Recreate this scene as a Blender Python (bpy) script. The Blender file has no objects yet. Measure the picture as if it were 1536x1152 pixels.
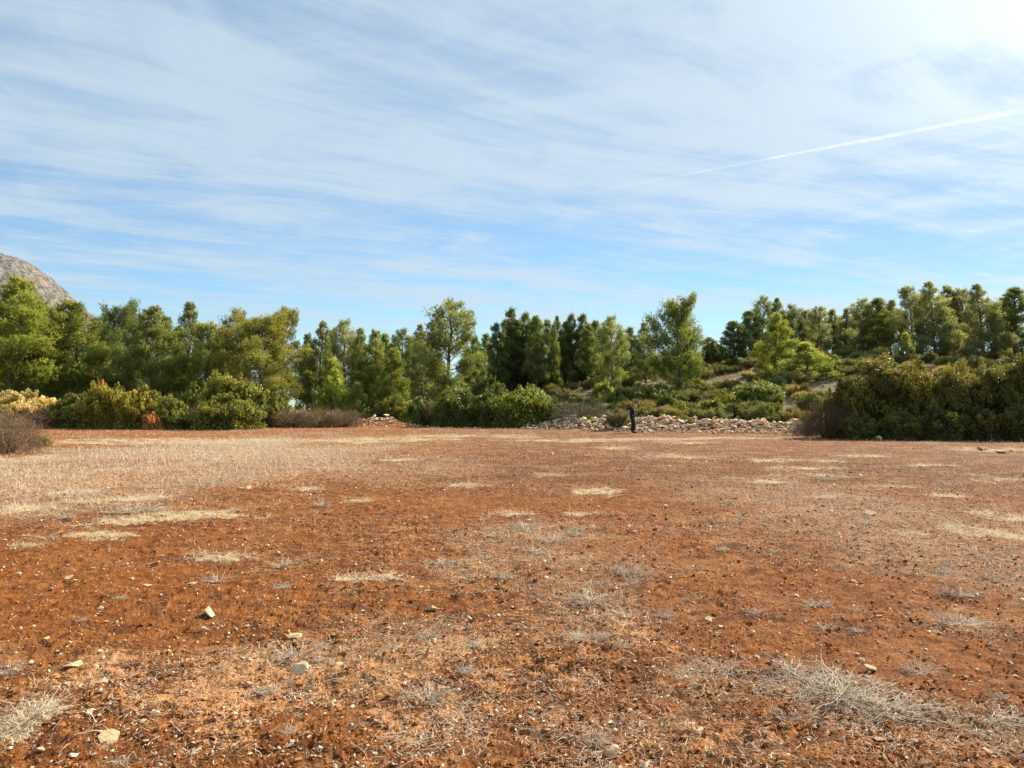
import bpy, bmesh, math, random
import numpy as np
from mathutils import Vector, Matrix

SC = bpy.context.scene
COL = SC.collection
random.seed(7)
R = math.radians

# ------------------------------------------------------------------ camera
EYE = 1.6
FPX = 1160.0            # focal length in photo pixels (1536 wide)
HZ = 610.0              # photo row of the horizon
PITCH = math.atan((HZ - 576.0) / FPX)
cam_d = bpy.data.cameras.new("camera")
cam_d.sensor_width = 36.0
cam_d.lens = 36.0 * FPX / 1536.0
cam_d.clip_start = 0.05
cam_d.clip_end = 20000.0
cam = bpy.data.objects.new("camera", cam_d)
COL.objects.link(cam)
cam.location = (0, 0, EYE)
cam.rotation_euler = (math.pi / 2 + PITCH, 0, 0)
SC.camera = cam

# ------------------------------------------------------------------ sun, sky, exposure
SUN_AZ, SUN_EL = R(52), R(33)      # azimuth to the right of +Y
sd = Vector((math.sin(SUN_AZ) * math.cos(SUN_EL), math.cos(SUN_AZ) * math.cos(SUN_EL), math.sin(SUN_EL)))
sun_l = bpy.data.lights.new("sun", 'SUN')
sun_l.energy = 5.0
sun_l.angle = R(0.6)
sun_l.color = (1.0, 0.93, 0.82)
sun = bpy.data.objects.new("sun", sun_l)
COL.objects.link(sun)
sun.rotation_euler = (-sd).to_track_quat('-Z', 'Y').to_euler()
sun.location = sd * 50

vs = SC.view_settings
vs.view_transform = 'Standard'
vs.look = 'None'
vs.exposure = 1.0
vs.gamma = 1.0
SC.cycles.max_bounces = 6
SC.cycles.diffuse_bounces = 2
SC.cycles.transmission_bounces = 3


class NT:
    """tiny node helper"""
    def __init__(self, tree):
        self.t = tree
        self.n = tree.nodes
        self.l = tree.links

    def node(self, typ, **kw):
        nd = self.n.new(typ)
        for k, v in kw.items():
            setattr(nd, k, v)
        return nd

    def put(self, sock, v):
        if hasattr(v, 'is_linked') or isinstance(v, bpy.types.NodeSocket):
            self.l.new(v, sock)
        else:
            sock.default_value = v

    def m(self, op, a, b=0.0, c=0.0, clamp=False):
        nd = self.node('ShaderNodeMath', operation=op, use_clamp=clamp)
        self.put(nd.inputs[0], a); self.put(nd.inputs[1], b); self.put(nd.inputs[2], c)
        return nd.outputs[0]

    def vm(self, op, a, b=(0, 0, 0), s=None):
        nd = self.node('ShaderNodeVectorMath', operation=op)
        self.put(nd.inputs[0], a); self.put(nd.inputs[1], b)
        if s is not None:
            self.put(nd.inputs[3], s)
        return nd.outputs[1] if op in ('DOT_PRODUCT', 'LENGTH') else nd.outputs[0]

    def noise(self, vec, scale=1.0, detail=4.0, rough=0.5, dist=0.0, lac=2.0):
        nd = self.node('ShaderNodeTexNoise')
        self.put(nd.inputs['Vector'], vec)
        nd.inputs['Scale'].default_value = scale
        nd.inputs['Detail'].default_value = detail
        nd.inputs['Roughness'].default_value = rough
        nd.inputs['Distortion'].default_value = dist
        nd.inputs['Lacunarity'].default_value = lac
        return nd.outputs[0]

    def voronoi(self, vec, scale, feature='F1', out=0):
        nd = self.node('ShaderNodeTexVoronoi', feature=feature)
        self.put(nd.inputs['Vector'], vec)
        nd.inputs['Scale'].default_value = scale
        return nd.outputs[out]

    def mix(self, f, a, b, blend='MIX'):
        nd = self.node('ShaderNodeMix', data_type='RGBA', blend_type=blend)
        self.put(nd.inputs[0], f)
        self.put(nd.inputs[6], a if not isinstance(a, tuple) else tuple(a) + (1,) * (4 - len(a)))
        self.put(nd.inputs[7], b if not isinstance(b, tuple) else tuple(b) + (1,) * (4 - len(b)))
        return nd.outputs[2]

    def ramp(self, f, lo, hi, smooth=True):
        nd = self.node('ShaderNodeMapRange', clamp=True)
        nd.interpolation_type = 'SMOOTHSTEP' if smooth else 'LINEAR'
        self.put(nd.inputs[0], f)
        self.put(nd.inputs[1], lo); self.put(nd.inputs[2], hi)
        return nd.outputs[0]

    def comb(self, x, y, z=0.0):
        nd = self.node('ShaderNodeCombineXYZ')
        self.put(nd.inputs[0], x); self.put(nd.inputs[1], y); self.put(nd.inputs[2], z)
        return nd.outputs[0]

    def attr(self, name):
        nd = self.node('ShaderNodeAttribute', attribute_name=name)
        return nd


def make_world():
    w = bpy.data.worlds.new("World")
    SC.world = w
    w.use_nodes = True
    t = NT(w.node_tree)
    t.n.clear()
    out = t.node('ShaderNodeOutputWorld')
    bg = t.node('ShaderNodeBackground')
    t.l.new(bg.outputs[0], out.inputs[0])
    sky = t.node('ShaderNodeTexSky', sky_type='NISHITA')
    sky.sun_disc = False
    sky.sun_elevation = SUN_EL
    sky.sun_rotation = SUN_AZ
    sky.altitude = 200
    sky.air_density = 1.0
    sky.dust_density = 0.25
    sky.ozone_density = 1.6
    d = t.node('ShaderNodeTexCoord').outputs['Generated']
    sep = t.node('ShaderNodeSeparateXYZ')
    t.l.new(d, sep.inputs[0])
    dx, dy, dz = sep.outputs
    z = t.m('MAXIMUM', dz, 0.03)
    px = t.m('DIVIDE', dx, z)
    py = t.m('DIVIDE', dy, z)
    # along / across the streaks of the cirrus sheet
    a = R(58)
    u = t.m('ADD', t.m('MULTIPLY', px, math.sin(a)), t.m('MULTIPLY', py, math.cos(a)))
    v = t.m('SUBTRACT', t.m('MULTIPLY', px, math.cos(a)), t.m('MULTIPLY', py, math.sin(a)))
    # gentle warp so that the streaks fan and hook
    w1 = t.noise(t.comb(t.m('MULTIPLY', u, 0.35), t.m('MULTIPLY', v, 0.5), 3.1), 1.0, 3, 0.5)
    v = t.m('ADD', v, t.m('MULTIPLY', t.m('SUBTRACT', w1, 0.5), 1.0))
    n1 = t.noise(t.comb(t.m('MULTIPLY', u, 0.30), t.m('MULTIPLY', v, 1.1), 0.7), 1.0, 7, 0.62, 0.35)
    n2 = t.noise(t.comb(t.m('MULTIPLY', u, 0.45), t.m('MULTIPLY', v, 3.6), 5.2), 1.0, 8, 0.66, 0.5)
    n3 = t.noise(t.comb(t.m('MULTIPLY', u, 0.16), t.m('MULTIPLY', v, 0.33), 9.4), 1.0, 2, 0.5)
    n4 = t.noise(t.comb(t.m('MULTIPLY', px, 1.6), t.m('MULTIPLY', py, 1.6), 2.2), 1.0, 7, 0.6, 0.8)
    s = t.m('ADD', t.m('MULTIPLY', n1, 0.46), t.m('MULTIPLY', n2, 0.28))
    s = t.m('ADD', s, t.m('MULTIPLY', n3, 0.20))
    s = t.m('ADD', s, t.m('MULTIPLY', n4, 0.28))
    dot = t.m('MAXIMUM', t.vm('DOT_PRODUCT', d, tuple(sd)), 0.0)
    near = t.m('POWER', dot, 5.0)
    s = t.m('ADD', s, t.m('MULTIPLY', near, 0.03))
    # clearer strip low over the trees
    low = t.ramp(dz, 0.12, 0.42)
    s = t.m('ADD', s, t.m('MULTIPLY', low, 0.045))
    veil = t.m('ADD', 0.14, t.m('MULTIPLY', low, 0.33))
    cov = t.m('ADD', veil, t.m('MULTIPLY', t.ramp(s, 0.545, 0.725), t.m('SUBTRACT', 1.0, veil)))
    # contrail: a straight line in the same sheet
    ax, ay, bx, by = CONTRAIL
    L = math.hypot(bx - ax, by - ay)
    tx, ty = (bx - ax) / L, (by - ay) / L
    rx = t.m('SUBTRACT', px, ax)
    ry = t.m('SUBTRACT', py, ay)
    al = t.m('ADD', t.m('MULTIPLY', rx, tx), t.m('MULTIPLY', ry, ty))
    ac = t.m('SUBTRACT', t.m('MULTIPLY', rx, ty), t.m('MULTIPLY', ry, tx))
    puff = t.noise(t.comb(px, py, 4.0), 22.0, 4, 0.6)
    ac = t.m('ADD', ac, t.m('MULTIPLY', t.m('SUBTRACT', puff, 0.5), 0.035))
    ac = t.m('ABSOLUTE', ac)
    wdt = t.m('ADD', 0.013, t.m('MULTIPLY', t.m('MAXIMUM', al, 0.0), 0.012))
    core = t.m('SUBTRACT', 1.0, t.ramp(t.m('DIVIDE', ac, wdt), 0.15, 1.6))
    tail = t.ramp(al, -1.0, 0.6)
    trail = t.m('MULTIPLY', core, tail)
    trail = t.m('MULTIPLY', trail, t.ramp(puff, 0.25, 0.62))
    cov = t.m('MAXIMUM', cov, t.m('MULTIPLY', trail, 0.8))
    # thin cirrus scatters forward: brighter towards the sun
    glow = t.m('ADD', t.m('MULTIPLY', t.m('POWER', dot, 20.0), 1.0), t.m('MULTIPLY', t.m('POWER', dot, 3.0), 0.15))
    base = t.vm('ADD', t.vm('SCALE', (0.76, 0.92, 1.05), s=4.85), t.vm('SCALE', (1.0, 0.96, 0.92), s=t.m('ADD', t.m('MULTIPLY', glow, 7.0), t.m('MULTIPLY', trail, 1.7))))
    clear = t.vm('SCALE', t.vm('MULTIPLY', sky.outputs[0], (0.70, 0.93, 1.04)), s=t.m('SUBTRACT', 1.0, t.m('MULTIPLY', t.m('POWER', dot, 3.0), 0.50)))
    col = t.mix(t.m('MULTIPLY', cov, 0.85), clear, base)
    t.put(bg.inputs[0], col)
    bg.inputs[1].default_value = 0.083
    w.cycles.sampling_method = 'MANUAL'
    w.cycles.sample_map_resolution = 512


def ray(px, py):
    c, s_ = math.cos(PITCH), math.sin(PITCH)
    dx, dv = px - 768.0, 576.0 - py
    return Vector((dx, FPX * c - dv * s_, FPX * s_ + dv * c))


_a = ray(1100, 248); _b = ray(1536, 165)
CONTRAIL = (_a.x / _a.z, _a.y / _a.z, _b.x / _b.z, _b.y / _b.z)
make_world()


def gp(px, py):
    """flat-field point seen at a photo pixel"""
    r = ray(px, py)
    k = -EYE / r.z
    return r.x * k, r.y * k


def zat(py, Y):
    r = ray(768, py)
    return EYE + r.z / r.y * Y


def xat(px, Y):
    r = ray(px, 600)
    return r.x / r.y * Y


# ------------------------------------------------------------------ numpy noise
def _h(ix, iy, seed):
    h = (ix.astype(np.int64) * 374761393 + iy.astype(np.int64) * 668265263 + seed * 1442695041) & 0x7fffffff
    h = ((h ^ (h >> 13)) * 1274126177) & 0x7fffffff
    h = h ^ (h >> 16)
    return (h & 0xffff) / 65535.0


def perlin(x, y, seed=0):
    x0 = np.floor(x); y0 = np.floor(y)
    fx = x - x0; fy = y - y0
    def g(ix, iy, ddx, ddy):
        a = _h(ix, iy, seed) * 6.2831853
        return np.cos(a) * ddx + np.sin(a) * ddy
    u = fx * fx * fx * (fx * (fx * 6 - 15) + 10)
    v = fy * fy * fy * (fy * (fy * 6 - 15) + 10)
    n00 = g(x0, y0, fx, fy); n10 = g(x0 + 1, y0, fx - 1, fy)
    n01 = g(x0, y0 + 1, fx, fy - 1); n11 = g(x0 + 1, y0 + 1, fx - 1, fy - 1)
    return (n00 + u * (n10 - n00) + v * (n01 - n00) + u * v * (n00 - n10 - n01 + n11)) * 1.4


def fbm(x, y, f, octv, seed=0, gain=0.5):
    r = np.zeros_like(x, dtype=float); a = 1.0; t = 0
    for i in range(octv):
        r += a * perlin(x * f + 17.3 * i, y * f - 9.1 * i, seed + i); t += a
        a *= gain; f *= 2.03
    return r / t


def sstep(x, a, b):
    t = np.clip((x - a) / (b - a), 0, 1)
    return t * t * (3 - 2 * t)


# ------------------------------------------------------------------ terrain height
EX = [-75, -60, -40, -25, -8, 2, 8, 18, 22, 27, 40, 60]
EY = [60, 58, 57, 58, 62, 56, 48.5, 45.5, 43, 40, 39, 39]
SX = [-60, -20, -9, -2, 11, 22, 31, 52]
SY = [.020, .020, .03, .085, .11, .14, .170, .165]
BX = [-2, 2, 8, 12, 18, 21, 24]
BY = [61, 58, 51.2, 50, 47.2, 45.2, 44]


def edge_y(x):
    return np.interp(x, EX, EY)


def ground_h(x, y):
    x = np.asarray(x, float); y = np.asarray(y, float)
    d = y - edge_y(x)
    ramp = np.where(d > 0, d * sstep(d, 0, 8), 0)
    ramp = np.minimum(ramp, 38) + 0.15 * np.clip(ramp - 38, 0, 12)
    h = np.interp(x, SX, SY) * ramp
    h = h + sstep(d, 3, 14) * 0.22 * fbm(x, y, 0.16, 3, 40)
    far = np.clip(y - 112, 0, 1e9)
    h = h - np.minimum(far * 0.10, h + 4) * (far > 0)
    # rubble bank on the far edge of the field
    bc = np.interp(x, BX, BY)
    bank = np.exp(-((y - bc) / 2.1) ** 2) * sstep(x, 0.3, 4.0) * (1 - sstep(x, 20.5, 24.5))
    h = h + bank * (0.58 + 0.45 * fbm(x, y * 0.3, 0.28, 3, 51))
    # stone heap at the left part of the edge
    h = h + 0.55 * np.exp(-((x + 10.4) / 2.0) ** 2 - ((y - 63.0) / 1.6) ** 2)
    h = h + 0.30 * np.exp(-((x + 13.5) / 3.0) ** 2 - ((y - 62.5) / 1.4) ** 2)
    # gentle roll of the field
    h = h + 0.05 * fbm(x, y, 0.07, 2, 60) * sstep(y, 6, 20)
    return h


# straw mats, photo px: x, y, half width, half height
MATS = [(895, 737, 40, 7), (695, 729, 42, 5), (290, 775, 105, 8), (190, 783, 70, 9), (140, 804, 55, 9), (560, 870, 62, 8),
        (325, 838, 66, 6), (190, 750, 70, 8), (460, 735, 25, 3), (1010, 684, 80, 5), (920, 672, 60, 3), (600, 690, 40, 3),
        (1150, 722, 42, 3), (1215, 712, 70, 4), (1200, 701, 80, 3), (1420, 742, 38, 3), (1490, 718, 50, 4),
        (1500, 775, 45, 8), (1500, 800, 60, 10), (1360, 800, 28, 4), (1440, 795, 30, 9), (770, 772, 34, 3), (40, 820, 30, 3),
        (700, 655, 130, 4), (900, 659, 190, 4), (1100, 657, 110, 3), (1180, 690, 90, 3), (1400, 697, 60, 3), (560, 660, 220, 6),
        (250, 662, 220, 7), (1330, 728, 50, 4), (1240, 745, 30, 3), (820, 713, 30, 3), (1290, 683, 60, 3), (1500, 675, 90, 4),
        (40, 765, 60, 8), (110, 740, 40, 5), (20, 690, 70, 9), (30, 1080, 50, 32), (1050, 664, 60, 2),
        (870, 772, 30, 4), (540, 752, 22, 3)]
# pinker, crumbled and trodden ground
PALE = [(420, 1040, 330, 90, 1.), (120, 1010, 160, 60, .9), (700, 1010, 300, 100, .75), (860, 950, 200, 80, .6), (1050, 1110, 150, 50, .8),
        (1250, 1110, 300, 60, .6), (480, 930, 180, 50, .5), (1300, 900, 200, 30, .35), (560, 820, 150, 25, .5), (820, 850, 120, 50, .5),
        (1300, 790, 250, 60, .35), (180, 700, 260, 45, .8), (500, 680, 260, 30, .7), (1000, 900, 200, 40, .4), (400, 800, 120, 18, .4)]
BARE = [(110, 900, 190, 75, 1.), (60, 840, 160, 40, .9), (330, 920, 130, 45, .8), (760, 755, 260, 16, .8), (430, 885, 100, 30, .6),
        (1250, 890, 260, 40, .7), (1420, 1000, 200, 60, .7), (1000, 830, 130, 30, .6), (560, 1000, 60, 60, .2), (160, 695, 120, 8, .8),
        (1150, 960, 160, 40, .6), (300, 810, 200, 20, .5), (480, 1090, 110, 40, .3), (950, 740, 120, 12, .4), (600, 905, 80, 20, .5)]
GREY = [(200, 690, 240, 42, 1.), (420, 690, 160, 28, .8), (100, 745, 160, 30, .8), (620, 700, 120, 20, .4), (800, 800, 110, 25, .7), (870, 830, 150, 40, .5),
        (1250, 760, 230, 50, .55), (1450, 850, 150, 70, .5), (700, 850, 60, 25, .6), (1250, 1040, 140, 45, .9), (1460, 1080, 90, 50, .6),
        (900, 900, 120, 40, .6), (600, 960, 130, 60, .35), (420, 980, 80, 25, .4), (900, 1090, 120, 40, .3), (1080, 1010, 80, 25, .6)]


def blobs(x, y, lst, warp=0.35, soft=(0.55, 1.25), seed=70, f=0.9):
    """ellipses measured on the photo, laid down on the field with ragged outlines"""
    out = np.zeros_like(x)
    # noise wavelength follows the ellipse size so far ones are ragged too
    for i, b in enumerate(lst):
        px, py, hw, hh = b[:4]
        k = b[4] if len(b) > 4 else 1.0
        cx, cy = gp(px, py)
        _, y1 = gp(px, py - hh); _, y2 = gp(px, max(py + hh, 0))
        rx = hw / FPX * cy
        ry = max((y1 - y2) * 0.5, 0.05)
        near = (np.abs(x - cx) < rx * 2.2) & (np.abs(y - cy) < ry * 2.2)
        if not near.any():
            continue
        xn, yn = x[near], y[near]
        s_ = min(rx, ry)
        n = fbm(xn, yn, 0.9 / max(s_, .15), 4, seed + i, 0.65)
        d = np.hypot((xn - cx) / rx, (yn - cy) / ry) + n * warp * 2.0
        out[near] = np.maximum(out[near], k * (1 - sstep(d, soft[0], soft[1])))
    return out


def maps(x, y):
    pale = blobs(x, y, PALE, 0.5, (0.3, 1.3), 100)
    bare = blobs(x, y, BARE, 0.45, (0.5, 1.3), 200)
    straw = blobs(x, y, MATS, 0.6, (0.3, 1.25), 300)
    grey = blobs(x, y, GREY, 0.5, (0.4, 1.3), 400)
    n = fbm(x, y, 0.5, 5, 500, 0.6)
    n2 = fbm(x, y, 2.2, 4, 520, 0.6)
    pale = np.clip(pale * 0.85 + 0.35 * sstep(n + n2 * .5, 0.0, 0.5) * (1 - .8 * sstep(y, 9, 22)) - bare * 0.7, 0, 1)  # less pale crust farther out, self-shadowing of the clods put into the colour
    # thin straw streaks far out on the field
    fs = fbm(x * 0.35, y, 0.42, 4, 540, 0.6)
    straw = np.maximum(straw, 0.62 * sstep(fs, 0.10, 0.30) * sstep(y, 17, 34) * (1 - bare))
    ff = fbm(x * 0.6, y, 1.6, 4, 560, 0.65)
    straw = np.clip(straw * (0.62 + 0.9 * ff) + 0.25 * straw * (y < 15), 0, 1)
    straw = np.maximum(straw, 0.4 * sstep(ff, 0.15, 0.4) * sstep(y, 25, 45))
    rt = sstep(y, 9, 20) * sstep(x / np.maximum(y, 1), -.30, .05)
    return pale, bare, straw, grey


# ------------------------------------------------------------------ mesh helpers
def np_mesh(name, V, F, mat=None, smooth=False, attrs=None, mats=None):
    """V (n,3), F (m,k)"""
    V = np.ascontiguousarray(V, dtype=np.float32); F = np.ascontiguousarray(F, dtype=np.int32)
    me = bpy.data.meshes.new(name)
    m, k = F.shape
    me.vertices.add(len(V)); me.vertices.foreach_set("co", V.ravel())
    me.loops.add(m * k); me.loops.foreach_set("vertex_index", F.ravel())
    me.polygons.add(m)
    me.polygons.foreach_set("loop_start", np.arange(0, m * k, k, dtype=np.int32))
    me.polygons.foreach_set("loop_total", np.full(m, k, dtype=np.int32))
    me.polygons.foreach_set("use_smooth", np.full(m, bool(smooth)))
    for an, arr in (attrs or {}).items():
        at = me.attributes.new(an, 'FLOAT', 'POINT')
        at.data.foreach_set("value", np.ascontiguousarray(arr, dtype=np.float32))
    me.update(calc_edges=True)
    if mat:
        me.materials.append(mat)
    return me


def link(name, me, parent=None, loc=None, rot=None, scale=None):
    o = bpy.data.objects.new(name, me)
    COL.objects.link(o)
    if parent is not None:
        o.parent = parent
    if loc is not None: o.location = loc
    if rot is not None: o.rotation_euler = rot
    if scale is not None: o.scale = scale if hasattr(scale, '__len__') else (scale,) * 3
    return o


def tag(o, label=None, cat=None, group=None, kind=None):
    if label: o["label"] = label
    if cat: o["category"] = cat
    if group: o["group"] = group
    if kind: o["kind"] = kind
    return o


def empty(name, loc, rz=0.0, scale=None):
    o = bpy.data.objects.new(name, None)
    COL.objects.link(o)
    o.empty_display_size = 0.2
    o.location = loc
    o.rotation_euler = (0, 0, rz)
    if scale is not None: o.scale = scale
    return o


class Geo:
    """collects tubes and blades as arrays"""
    def __init__(self):
        self.V = []; self.F = []; self.n = 0; self.A = []

    def tube(self, pts, rads, sides=6, tone=0.5):
        pts = np.asarray(pts, float); k = len(pts)
        T = np.gradient(pts, axis=0)
        T /= np.linalg.norm(T, axis=1)[:, None] + 1e-9
        ref = np.array([0.0, 0, 1]) if abs(T[0][2]) < 0.9 else np.array([1.0, 0, 0])
        N = np.cross(T, ref); N /= np.linalg.norm(N, axis=1)[:, None] + 1e-9
        B = np.cross(T, N)
        a = np.arange(sides) * 2 * math.pi / sides
        ring = (pts[:, None, :] + np.asarray(rads)[:, None, None] *
                (np.cos(a)[None, :, None] * N[:, None, :] + np.sin(a)[None, :, None] * B[:, None, :]))
        self.V.append(ring.reshape(-1, 3))
        i = np.arange(k - 1)[:, None] * sides; j = np.arange(sides)[None, :]; j2 = (j + 1) % sides
        f = np.stack([i + j, i + j2, i + sides + j2, i + sides + j], -1).reshape(-1, 4) + self.n
        self.F.append(f)
        self.A.append(np.full(k * sides, tone))
        self.n += k * sides

    def arrays(self):
        return np.concatenate(self.V), np.concatenate(self.F), np.concatenate(self.A)


def unit(v):
    return v / (np.linalg.norm(v, axis=-1, keepdims=True) + 1e-9)


def blades(C, D, length, width, per, spread, rng, tone):
    """per thin triangles from every centre C along D; returns V,F(tri),tone"""
    n = len(C)
    C = np.repeat(C, per, 0); D = np.repeat(D, per, 0); tn = np.repeat(tone, per)
    d = unit(D + rng.normal(0, spread, (n * per, 3)))
    side = unit(np.cross(d, rng.normal(0, 1, (n * per, 3))))
    L = length * rng.uniform(0.7, 1.25, (n * per, 1))
    W = width * rng.uniform(0.8, 1.2, (n * per, 1))
    a = C + side * W * 0.5 + d * L * 0.02; b = C - side * W * 0.5; t = C + d * L
    V = np.stack([a, b, t], 1).reshape(-1, 3)
    F = np.arange(len(V)).reshape(-1, 3)
    return V, F, np.repeat(tn, 3)


def leaves(C, Nn, size, rng, tone, aspect=0.6):
    """diamond leaves (quads)"""
    n = len(C)
    nn = unit(Nn + rng.normal(0, 0.75, (n, 3)))
    u = unit(np.cross(nn, rng.normal(0, 1, (n, 3))))
    v = np.cross(nn, u)
    s = size * rng.uniform(0.6, 1.3, (n, 1))
    V = np.stack([C - u * s * .5, C + v * s * aspect * .5, C + u * s * .5, C - v * s * aspect * .5], 1).reshape(-1, 3)
    F = np.arange(len(V)).reshape(-1, 4)
    return V, F, np.repeat(tone, 4)


# ------------------------------------------------------------------ materials
def new_mat(name):
    m = bpy.data.materials.new(name)
    m.use_nodes = True
    t = NT(m.node_tree)
    t.n.clear()
    out = t.node('ShaderNodeOutputMaterial')
    return m, t, out


def bsdf(t, out, col, rough=0.9, spec=0.25, normal=None):
    b = t.node('ShaderNodeBsdfPrincipled')
    t.put(b.inputs['Base Color'], col if not isinstance(col, tuple) else tuple(col) + (1,) * (4 - len(col)))
    t.put(b.inputs['Roughness'], rough)
    b.inputs['Specular IOR Level'].default_value = spec
    if normal is not None:
        t.l.new(normal, b.inputs['Normal'])
    if out is not None:
        t.l.new(b.outputs[0], out.inputs[0])
    return b


def bump(t, h, dist=0.01, strength=1.0, normal=None):
    nd = t.node('ShaderNodeBump')
    nd.inputs['Strength'].default_value = strength
    nd.inputs['Distance'].default_value = dist
    t.put(nd.inputs['Height'], h)
    if normal is not None:
        t.l.new(normal, nd.inputs['Normal'])
    return nd.outputs[0]


SOIL_DARK = (0.085, 0.023, 0.004)
SOIL_RED = (0.50, 0.168, 0.028)
SOIL_PALE = (0.80, 0.43, 0.18)
STRAW = (0.80, 0.63, 0.36)


def mat_ground():
    m, t, out = new_mat("red_soil")
    geo = t.node('ShaderNodeNewGeometry')
    P = geo.outputs['Position']
    pale = t.attr('pale').outputs['Fac']
    bare = t.attr('bare').outputs['Fac']
    straw = t.attr('straw').outputs['Fac']
    grey = t.attr('grey').outputs['Fac']
    scrub = t.attr('scrub').outputs['Fac']
    n_big = t.noise(P, 0.7, 5, 0.6)
    n_mid = t.noise(P, 7.0, 5, 0.65)
    n_fine = t.noise(P, 45.0, 5, 0.7)
    n_gr = t.noise(P, 160.0, 3, 0.7)
    red = t.mix(t.ramp(t.m('ADD', t.m('MULTIPLY', n_mid, 0.6), t.m('MULTIPLY', n_fine, 0.4)), 0.36, 0.66), SOIL_DARK, SOIL_RED)
    red = t.mix(t.m('MULTIPLY', t.ramp(n_big, 0.35, 0.7), 0.35), red, (0.26, 0.070, 0.014))
    n_pat = t.noise(t.vm('ADD', P, (31.0, 7.0, 0.0)), 0.95, 7, 0.72)
    pat = t.m('MULTIPLY', t.ramp(n_pat, 0.50, 0.62), t.m('SUBTRACT', 0.55, t.m('MULTIPLY', bare, 0.25)))
    red = t.mix(t.m('MULTIPLY', pat, 0.75), red, (0.54, 0.28, 0.10))
    n_clump = t.noise(P, 3.1, 6, 0.72)
    red = t.mix(t.m('MULTIPLY', t.ramp(n_clump, 0.50, 0.64), t.m('SUBTRACT', 0.80, t.m('MULTIPLY', bare, 0.25))), red, SOIL_DARK)
    red = t.mix(t.m('MULTIPLY', bare, 0.35), red, (0.37, 0.115, 0.015))
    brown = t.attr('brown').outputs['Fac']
    red = t.mix(t.m('MULTIPLY', brown, 0.66), red, t.mix(t.ramp(n_pat, 0.42, 0.64), (0.115, 0.040, 0.012), (0.30, 0.145, 0.050)))  # clod self-shadowing of the far right field painted as browner soil
    # crumbs of pale earth, more of them on trodden ground
    thr = t.m('SUBTRACT', 0.71, t.m('MULTIPLY', pale, 0.25))
    thr = t.m('ADD', thr, t.m('MULTIPLY', bare, 0.10))
    thr = t.m('ADD', thr, t.m('MULTIPLY', brown, 0.04))
    crumb = t.m('ADD', t.m('MULTIPLY', n_mid, 0.45), t.m('MULTIPLY', n_fine, 0.55))
    f = t.ramp(crumb, t.m('SUBTRACT', thr, 0.06), t.m('ADD', thr, 0.06))
    col = t.mix(f, red, t.mix(n_gr, SOIL_PALE, (0.54, 0.22, 0.07)))
    # grit
    g = t.ramp(n_gr, 0.63, 0.72)
    col = t.mix(t.m('MULTIPLY', g, 0.55), col, (0.62, 0.40, 0.24))
    # weathered grey litter and straw pressed into the ground
    lit = t.noise(t.vm('MULTIPLY', P, (1.0, 1.6, 1.0)), 26.0, 5, 0.75)
    n_far = t.noise(t.vm('MULTIPLY', P, (1.0, 1.3, 1.0)), 2.6, 6, 0.75)
    gl = t.m('MULTIPLY', t.ramp(t.m('ADD', t.m('MULTIPLY', lit, 0.6), t.m('MULTIPLY', n_far, 0.4)), 0.40, 0.58), t.m('ADD', 0.05, t.m('MULTIPLY', grey, 0.52)))
    gl = t.m('MULTIPLY', gl, t.m('SUBTRACT', 1.0, t.m('MULTIPLY', bare, 0.7)))
    col = t.mix(gl, col, (0.60, 0.45, 0.27))
    st_n = t.ramp(t.m('ADD', t.m('MULTIPLY', n_fine, 0.7), t.m('MULTIPLY', n_gr, 0.3)), 0.30, 0.55)
    st_c = t.mix(st_n, (0.46, 0.27, 0.12), STRAW)
    rag = t.m('ADD', t.m('MULTIPLY', t.m('SUBTRACT', n_fine, 0.5), 0.9), t.m('MULTIPLY', t.m('SUBTRACT', n_mid, 0.5), 2.2))
    rag = t.m('ADD', rag, t.m('MULTIPLY', t.m('SUBTRACT', n_far, 0.5), 1.2))
    edge = t.m('MULTIPLY', t.ramp(t.m('ADD', straw, rag), 0.34, 1.0), 0.85)
    col = t.mix(edge, col, st_c)
    # scrubland beyond the field
    sc_n = t.noise(P, 1.3, 6, 0.7)
    sc = t.mix(t.ramp(sc_n, 0.35, 0.65), (0.12, 0.10, 0.050), (0.27, 0.21, 0.105))
    sc = t.mix(t.ramp(t.noise(P, 0.45, 5, 0.7), 0.5, 0.62), sc, (0.33, 0.19, 0.10))
    sc = t.mix(t.ramp(n_mid, 0.60, 0.70), sc, (0.52, 0.45, 0.36))
    col = t.mix(scrub, col, sc)
    h = t.m('ADD', t.m('MULTIPLY', n_fine, 0.55), t.m('MULTIPLY', n_gr, 0.25))
    h = t.m('ADD', h, t.m('MULTIPLY', n_mid, 1.2))
    h = t.m('ADD', h, t.m('MULTIPLY', n_clump, 2.0))
    nb = bump(t, h, 0.07, 1.0)
    bsdf(t, out, col, 0.95, 0.15, nb)
    return m


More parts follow.
